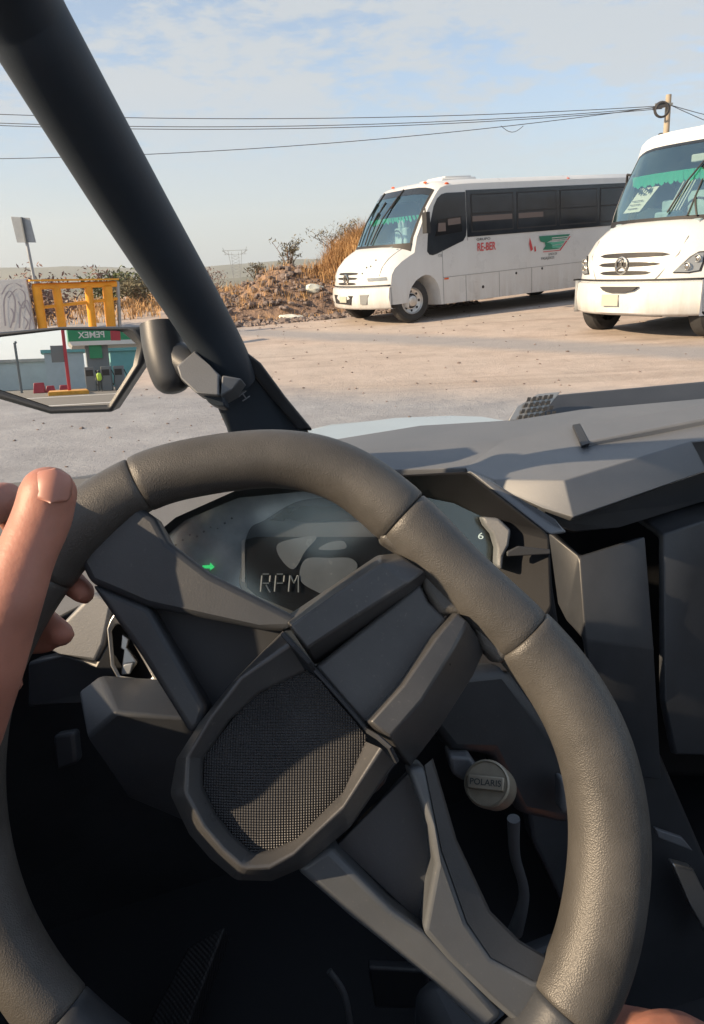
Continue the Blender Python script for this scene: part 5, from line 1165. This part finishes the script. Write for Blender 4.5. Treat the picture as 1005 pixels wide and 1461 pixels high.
# clothes
sh_ = MB(); cap(sh_, V(-.14, -.42, .76), V(.04, -.42, .76), .15, .15); cap(sh_, V(-.13, -.45, 1.05), V(.03, -.45, 1.05), .148, .148); cap(sh_, V(-.05, -.42, .76), V(-.05, -.45, 1.05), .148, .155); cap(sh_, shL, shR, .078, .078)
chain(sh_, [(shL, .07), (shL.lerp(elL, .55), .066)]); chain(sh_, [(shR, .07), (shR.lerp(elR, .55), .066)]); chain(sh_, [(chs, .12), (nk - ZU * .05, .075)])
o = sh_.build('shirt', m_shirt, pk, fix=False, off=pk.location); rm = o.modifiers.new('remesh', 'REMESH'); rm.voxel_size = .01; rm.use_smooth_shade = True; sm = o.modifiers.new('smooth', 'SMOOTH'); sm.factor = .5; sm.iterations = 5
sh_ = MB(); 
for kx_, hp in ((kneeR, V(.07, -.36, .72)), (kneeL, V(-.17, -.36, .72))): chain(sh_, [(hp, .105), (hp.lerp(kx_, .72), .078)])
cap(sh_, V(-.14, -.42, .74), V(.04, -.42, .74), .155, .155)
o = sh_.build('shorts', m_seat, pk, fix=False, off=pk.location); rm = o.modifiers.new('remesh', 'REMESH'); rm.voxel_size = .01; rm.use_smooth_shade = True
hr = MB(); hr.sph(hdc + ZU * .06 - VF * .02, .112, 20, 14, (.80, .95, 1.0)); o = hr.build('hair', m_hair, pk, off=pk.location)

# ================================================================== SEEN IN THE MIRROR
def mray(px, py):
    p = Mp(px, py); v = (p - CAM).normalized(); r = v - 2 * v.dot(MNn) * MNn; return p, r
def MR(px, py, dist):      # point behind the camera that shows at (px, py) in the glass
    p, r = mray(px, py); h = math.hypot(r.x, r.y); return p + r * (dist / h)
bk = Vector((rdir.x, rdir.y, 0)).normalized(); bs = Vector((bk.y, -bk.x, 0))
q = MB(); A = [bk * 5 - bs * 60, bk * 5 + bs * 60, bk * 110 + bs * 90, bk * 110 - bs * 90]
rows = []
for i in range(12):
    f = i / 11; rows.append([Vector(((bk * (9 + 90 * f) + bs * s).x, (bk * (9 + 90 * f) + bs * s).y, .006)) for s in [-80 + 16 * j for j in range(11)]])
def gz0(v): v.z = G(v.x, v.y) + .012; return v
q.loft([[gz0(v) for v in r] for r in rows]); setp(q.build('road', m_asph, smooth=180), kind='structure')
for d0, w in ((52, .5), (36, .35)):
    q = MB(); q.loft([[gz0(bk * d0 + bs * s) + ZU * .006 for s in range(-12, 13, 4)], [gz0(bk * (d0 + w * 2) + bs * s) + ZU * .006 for s in range(-12, 13, 4)]]); setp(q.build('road_marking', m_white, smooth=0), kind='structure')
def bwall(name, label, cat, x0, x1, ytop, dist, m, depth=6.0, roofm=None):
    a = MR(x0, 530, dist); b = MR(x1, 530, dist); zt = MR((x0 + x1) / 2, ytop, dist).z
    for v in (a, b): v.z = -.4
    t = thing(name, label, cat, ((a + b) / 2).xy.to_3d())
    bkk = bk * depth
    A = [Vector((v.x, v.y, zt)) for v in (a, b, b + bkk, a + bkk)]; Bb = [Vector((v.x, v.y, -.4)) for v in (a, b, b + bkk, a + bkk)]
    MB().prism(A, Bb).build('wall', m, t, off=t.location)
    ext = (b - a).normalized() * .3; A2 = [Vector((v.x, v.y, zt + .004)) for v in (a - ext - bk * .3, b + ext - bk * .3, b + bkk + ext, a + bkk - ext)]
    MB().prism([v + ZU * .35 for v in A2], A2).build('roof', roofm or m, t, off=t.location)
    return t
bwall('low_warehouse', 'long pale blue warehouse across the road, seen in the mirror', 'building', -60, 68, 518, 96, m_paleb, roofm=m_conc)
bwall('teal_building', 'teal topped low building beside the filling station, seen in the mirror', 'building', 66, 122, 503, 86, m_paleb, roofm=m_teal)
bwall('teal_building', 'teal and white building right of the filling station pillar, seen in the mirror', 'building', 160, 215, 500, 88, m_teal, roofm=m_teal)
# filling station
ca = MR(98, 487, 66); cb = MR(215, 487, 66); zt = MR(140, 462, 66).z; zb_ = MR(140, 486, 66).z
ft_ = thing('filling_station', 'green filling station canopy on a broad pillar, seen in the mirror', 'filling station', ((ca + cb) / 2).xy.to_3d())
for v in (ca, cb): v.z = 0
q = MB(); A = [ca, cb, cb + bk * 9, ca + bk * 9]; q.prism([Vector((v.x, v.y, zt)) for v in A], [Vector((v.x, v.y, zb_)) for v in A]); q.build('canopy_fascia', m_green, ft_, off=ft_.location)
q = MB(); q.prism([Vector((v.x, v.y, zb_ - .004)) for v in A], [Vector((v.x, v.y, zb_ - .35)) for v in [ca + (cb - ca) * .04, cb, cb + bk * 9, ca + bk * 9 + (cb - ca) * .04]]); q.build('canopy_soffit', m_white, ft_, off=ft_.location)
c1_ = MR(126, 530, 66.5); c2_ = MR(158, 530, 66.5)
q = MB(); q.prism([Vector((v.x, v.y, zb_ - .36)) for v in (c1_, c2_, c2_ + bk * 2, c1_ + bk * 2)], [Vector((v.x, v.y, -.2)) for v in (c1_, c2_, c2_ + bk * 2, c1_ + bk * 2)]); q.build('pillar', m_grey, ft_, off=ft_.location)
c3, c4 = MR(131, 530, 66.3), MR(149, 530, 66.3); z3, z4 = MR(140, 487, 66.3).z, MR(140, 511, 66.3).z
q = MB(); q.prism([Vector((v.x, v.y, z3)) for v in (c3, c4, c4 + bk * .15, c3 + bk * .15)], [Vector((v.x, v.y, z4)) for v in (c3, c4, c4 + bk * .15, c3 + bk * .15)]); q.build('pillar_sign', m_green, ft_, off=ft_.location)
for px in (129, 152, 170):
    c = MR(px, 530, 65.0); dp = thing('fuel_dispenser', {129: 'dark fuel dispenser left of the station pillar, in the mirror', 152: 'dark fuel dispenser right of the station pillar, in the mirror', 170: 'outermost fuel dispenser under the canopy edge, in the mirror'}[px], 'fuel dispenser', (c.x, c.y, 0), group='fuel dispensers at the station')
    q = MB(); q.box((0, 0, 1.0), (.8, .5, 2.0)); q.build('cabinet', m_grey, dp, bevel=.05); q = MB(); q.box((0, .0, 1.5), (.6, .56, .5)); q.build('dial_panel', m_busfr, dp, bevel=.02); q = MB(); q.tube([(.42, 0, 1.7), (.62, 0, 1.2), (.5, 0, .4), (.42, 0, .6)], .04, 6); q.build('hose', m_busfr, dp)
xa_ = (cb - ca).normalized(); midt = MR(131, 478, 65.95); text('canopy_lettering', 'PEMEX', midt - ft_.location, -xa_ if False else (ca - cb).normalized(), ZU, .7, m_white, ft_, .03, bold=.02)
e1, e2 = MR(158, 478, 65.95), MR(172, 478, 65.95); q = MB(); q.bar(e1, e2, .06, .9); q.build('canopy_badge', m_redp, ft_, off=ft_.location)
# red pole with price board, kerb island, barriers
rb_ = MR(97, 536, 60); rp_ = thing('price_sign', 'red pole carrying a grey price board, seen in the mirror', 'sign', (rb_.x, rb_.y, 0))
q = MB(); q.tube([(0, 0, -.1), MR(86, 440, 60) - rp_.location], .13, 8); q.build('post', m_redp, rp_)
b1, b2 = MR(73, 505, 60), MR(92, 505, 60); zt1, zt2 = MR(82, 493, 60).z, MR(82, 517, 60).z
q = MB(); q.prism([Vector((v.x, v.y, zt1)) for v in (b1, b2, b2 + bk * .25, b1 + bk * .25)], [Vector((v.x, v.y, zt2)) for v in (b1, b2, b2 + bk * .25, b1 + bk * .25)]); q.build('price_board', m_grey, rp_, off=rp_.location)
i1, i2 = MR(66, 539, 57), MR(125, 539, 57); kb = thing('kerb_island', 'yellow painted kerb island around the red pole, in the mirror', 'kerb', (rb_.x, rb_.y, 0))
q = MB(); q.prism([Vector((v.x, v.y, .28)) for v in (i1, i2, i2 + bk * 6, i1 + bk * 6)], [Vector((v.x, v.y, -.1)) for v in (i1, i2, i2 + bk * 6, i1 + bk * 6)]); q.build('kerb_stone', m_yel, kb, bevel=.04, off=kb.location)
for px, lb in ((54, 'larger red plastic road barrier, leftmost in the mirror'), (70, 'red plastic road barrier between the larger one and the red pole'), (89, 'red plastic road barrier just left of the red pole')):
    w_b, h_b = (.42, .9) if px == 54 else (.3, .6); c = MR(px, 534, 70); o = MB().prism([Vector((-w_b, -.1, h_b)), Vector((w_b, -.1, h_b)), Vector((w_b, .1, h_b)), Vector((-w_b, .1, h_b))], [Vector((-w_b - .08, -.25, 0)), Vector((w_b + .08, -.25, 0)), Vector((w_b + .08, .25, 0)), Vector((-w_b - .08, .25, 0))]).build('road_barrier', m_redp, None, bevel=.05)
    o.location = (c.x, c.y, 0); setp(o, lb, 'barrier', 'red road barriers by the station')
c = MR(28, 534, 75); t_ = thing('lamp_post', 'slim lamp post before the pale warehouse, in the mirror', 'lamp post', (c.x, c.y, 0)); q = MB(); q.tube([(0, 0, -.2), MR(21, 489, 75) - t_.location], .12, 8); q.build('post', m_grey, t_); q = MB(); q.tube([MR(21, 489, 75) - t_.location, MR(24, 488, 75) - t_.location], .12, 6); q.build('lamp_head', m_grey, t_)
# station attendant
c = MR(141.5, 534, 62); at = thing('person', 'station attendant in a yellow vest beside the pump, in the mirror', 'person', (c.x, c.y, 0))
ab = MB(); chain(ab, [(Vector((0, 0, 1.62)), .10), (Vector((0, 0, 1.42)), .07), (Vector((0, 0, 1.25)), .16), (Vector((0, 0, .95)), .15)])
for s in (-1, 1): chain(ab, [(Vector((s * .10, 0, .92)), .09), (Vector((s * .12, .03, .5)), .06), (Vector((s * .13, 0, .08)), .045), (Vector((s * .13, .14, .04)), .04)]); chain(ab, [(Vector((s * .2, 0, 1.38)), .06), (Vector((s * .28, 0, 1.1)), .045), (Vector((s * .24, .14, .9)), .035)])
o = ab.build('attendant_body', m_ink, at, fix=False); rm = o.modifiers.new('remesh', 'REMESH'); rm.voxel_size = .03; rm.use_smooth_shade = True
vb = MB(); cap(vb, (0, 0, 1.3), (0, 0, 1.0), .20, .19); vb.build('vest', m_vest, at)

# ================================================================== HAZE
HAZE = True
if HAZE:
    hm = bpy.data.materials.new('haze_air'); hm.use_nodes = True; t = hm.node_tree; t.nodes.clear()
    pv = N(t, 'ShaderNodeVolumePrincipled'); pv.inputs['Color'].default_value = (.86, .93, 1, 1); pv.inputs['Density'].default_value = .00016; pv.inputs['Anisotropy'].default_value = .2
    o_ = N(t, 'ShaderNodeOutputMaterial'); t.links.new(pv.outputs[0], o_.inputs['Volume'])
    q = MB(); q.box((0, 0, 100), (8900, 8900, 400)); o = q.build('haze', hm, smooth=0); setp(o, kind='stuff', label='thin pale haze over the valley', cat='haze')
